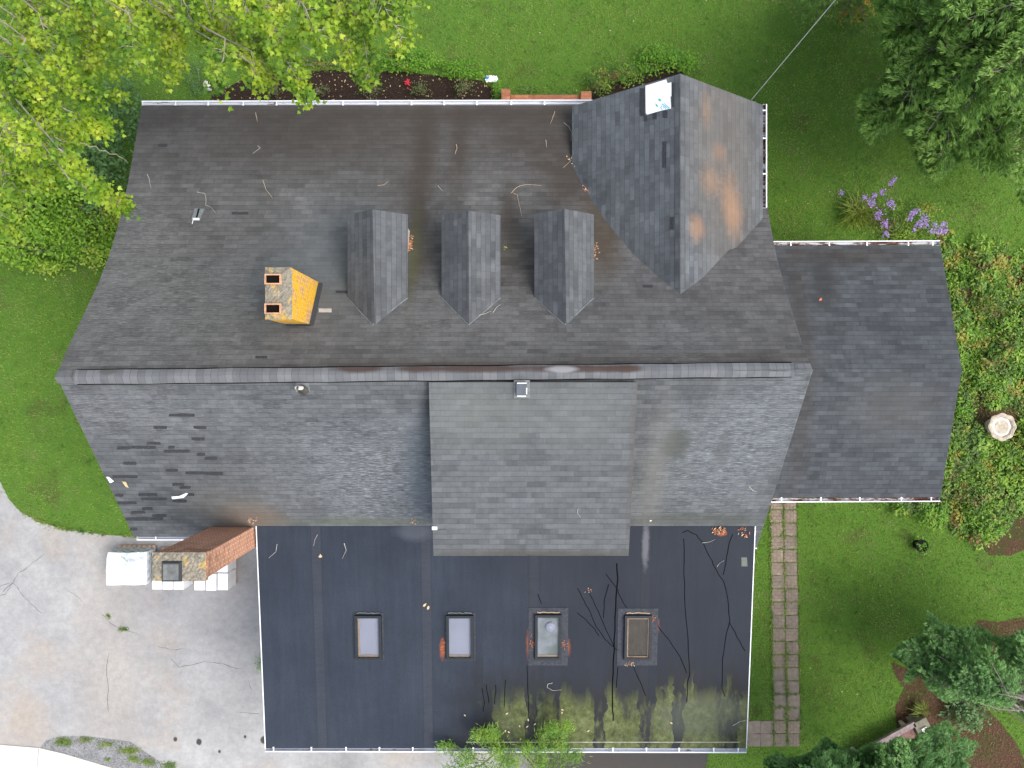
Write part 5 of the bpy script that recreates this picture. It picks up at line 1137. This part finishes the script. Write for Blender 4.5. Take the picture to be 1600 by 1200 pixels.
thin=.5+.5*np.sin(gx*.021+2*np.sin(gy*.013))*np.cos(gy*.027+1.5*np.sin(gx*.017)); keep&=RS.rand(NB)<(.62+.38*thin)
onp=((gx>1202)&(gx<1252)&(gy>776)&(gy<1172))|((gx>1168)&(gx<1210)&(gy>1126)&(gy<1168)); keep&=~onp
for (px,py,rx,ry) in ((1325,965,9,28),(1340,1010,10,10)): keep&=~((((gx-px)/rx)**2+((gy-py)/ry)**2<1)&(RS.rand(NB)<.6))
gx,gy=gx[keep],gy[keep]
# joints of the path, weeds in the drive and on the gravel
jx=[];jy=[]
for (y,a,b) in PJ:
    n=RS.randint(5,110); jx.append(RS.uniform(a,b,n)); jy.append(RS.normal(y,1.2,n))
    n=RS.randint(10,110); jx.append(RS.normal((a+b)/2,1.1+1.2*RS.rand(),n)); jy.append(RS.uniform(y-20,y,n))
    jx.append(RS.normal(a-.5,1.2,60)); jy.append(RS.uniform(y-20,y,60)); jx.append(RS.normal(b+1,1.2,60)); jy.append(RS.uniform(y-20,y,60))
for (px,py,rx,ry,n) in ((100,1158,11,5,500),(135,1155,10,3,160),(168,1162,12,4,160),(202,1172,14,5,420),(210,1185,8,4,200),(232,1190,9,5,240),(265,1195,10,5,240),(193,983,6,2,120),(170,962,2.5,2.5,60),(1180,1115,10,8,200),(170,1186,4,2,60)):
    jx.append(RS.normal(px,rx*.6,n)); jy.append(RS.normal(py,ry*.6,n))
for _ in range(26):
    t_=RS.rand(); px=[207,165,130,95,62,32][min(5,int(t_*6))]+RS.normal(0,10); py=np.interp(px,[0,32,62,95,130,165,207],[752,800,815,826,831,836,838])-1; jx.append(RS.normal(px,3,30)); jy.append(RS.normal(py,1.2,30))
gx=np.concatenate([gx]+jx); gy=np.concatenate([gy]+jy); n=len(gx)
X=(gx-800)*.01984; Y=(600-gy)*.01984; th=RS.uniform(0,2*np.pi,n); lean=RS.uniform(.35,1.25,n); L=RS.uniform(.05,.12,n); w_=RS.uniform(.006,.013,n)
dx,dy=np.cos(th)*np.sin(lean)*L,np.sin(th)*np.sin(lean)*L; dz=np.cos(lean)*L; z0=np.where((gx>1200)&(gx<1252),.015,.0)
sx,sy=-np.sin(th)*w_,np.cos(th)*w_
V=np.stack([np.stack([X-sx,Y-sy,z0],1),np.stack([X+sx,Y+sy,z0],1),np.stack([X+dx,Y+dy,z0+dz],1)],1)
o=np_mesh('lawn_grass',V,3,M['grass']); tag(o,'short mixed green lawn around the house','grass',kind='stuff')
print('blades',n)
# clover-like broad weeds spotted through the lawn
n=9000; x=RS.uniform(-20,1620,n); y=RS.uniform(-20,1220,n); k=np.ones(n,bool)
for poly in (DRIVE,BED1,BED2,BED3,HID): k&=~inpoly(x,y,poly)
k&=~((x>1198)&(x<1255)&(y>770)&(y<1175)); k&=(np.sin(x*.03+y*.02)+np.sin(y*.041-x*.017)+RS.normal(0,.5,n))>.2; x,y=x[k],y[k]
pos=np.stack([(x-800)*.01984,(600-y)*.01984,RS.uniform(.03,.07,len(x))],1)
tag(np_mesh('lawn_weeds',leaves(pos,RS.uniform(.025,.055,len(x)),OVATE,.5),8,M['lush']),'clover and broad leaved weeds spread through the lawn','weeds',kind='stuff')
n=60; x=RS.uniform(600,1300,n); y=RS.uniform(0,320,n); k=~inpoly(x,y,HID)&~inpoly(x,y,BED1)&~inpoly(x,y,BED2); x,y=x[k],y[k]
x=np.concatenate([x,RS.uniform(1260,1560,20),RS.uniform(1205,1300,8)]); y=np.concatenate([y,RS.uniform(880,1100,20),RS.uniform(200,330,8)])
pos=np.stack([(x-800)*.01984,(600-y)*.01984,np.full(len(x),.07)],1)
tag(np_mesh('fallen_leaves',leaves(pos,RS.uniform(.025,.06,len(x)),OVATE,.3),8,[M['tan']]),'pale dry leaf bits sprinkled over the lawn','leaves',kind='stuff')
# chips on the mulch
x,y=scatter_poly(BED1,1500); pos=np.stack([(x-800)*.01984,(600-y)*.01984,RS.uniform(.015,.04,len(x))],1)
mi=(RS.rand(len(x))*1.25).astype(int)
tag(np_mesh('mulch_chips',leaves(pos,RS.uniform(.02,.07,len(x)),OVATE,.5),8,[plain('wood_chip',(.06,.038,.026),.9,var=.5),M['tan']],mi=mi),'dark wood chips covering the front bed','mulch',kind='stuff')
x,y=scatter_poly(BED3,6000); k=(x<1640)&(y<1230); x,y=x[k],y[k]; pos=np.stack([(x-800)*.01984,(600-y)*.01984,RS.uniform(.015,.04,len(x))],1)
tag(np_mesh('fallen_needles',leaves(pos,RS.uniform(.05,.11,len(x)),NARROW,.4),4,plain('brown_needle',(.17,.09,.055),.9,var=.4)),'brown fallen needles under the right hand pines','needles',kind='stuff')
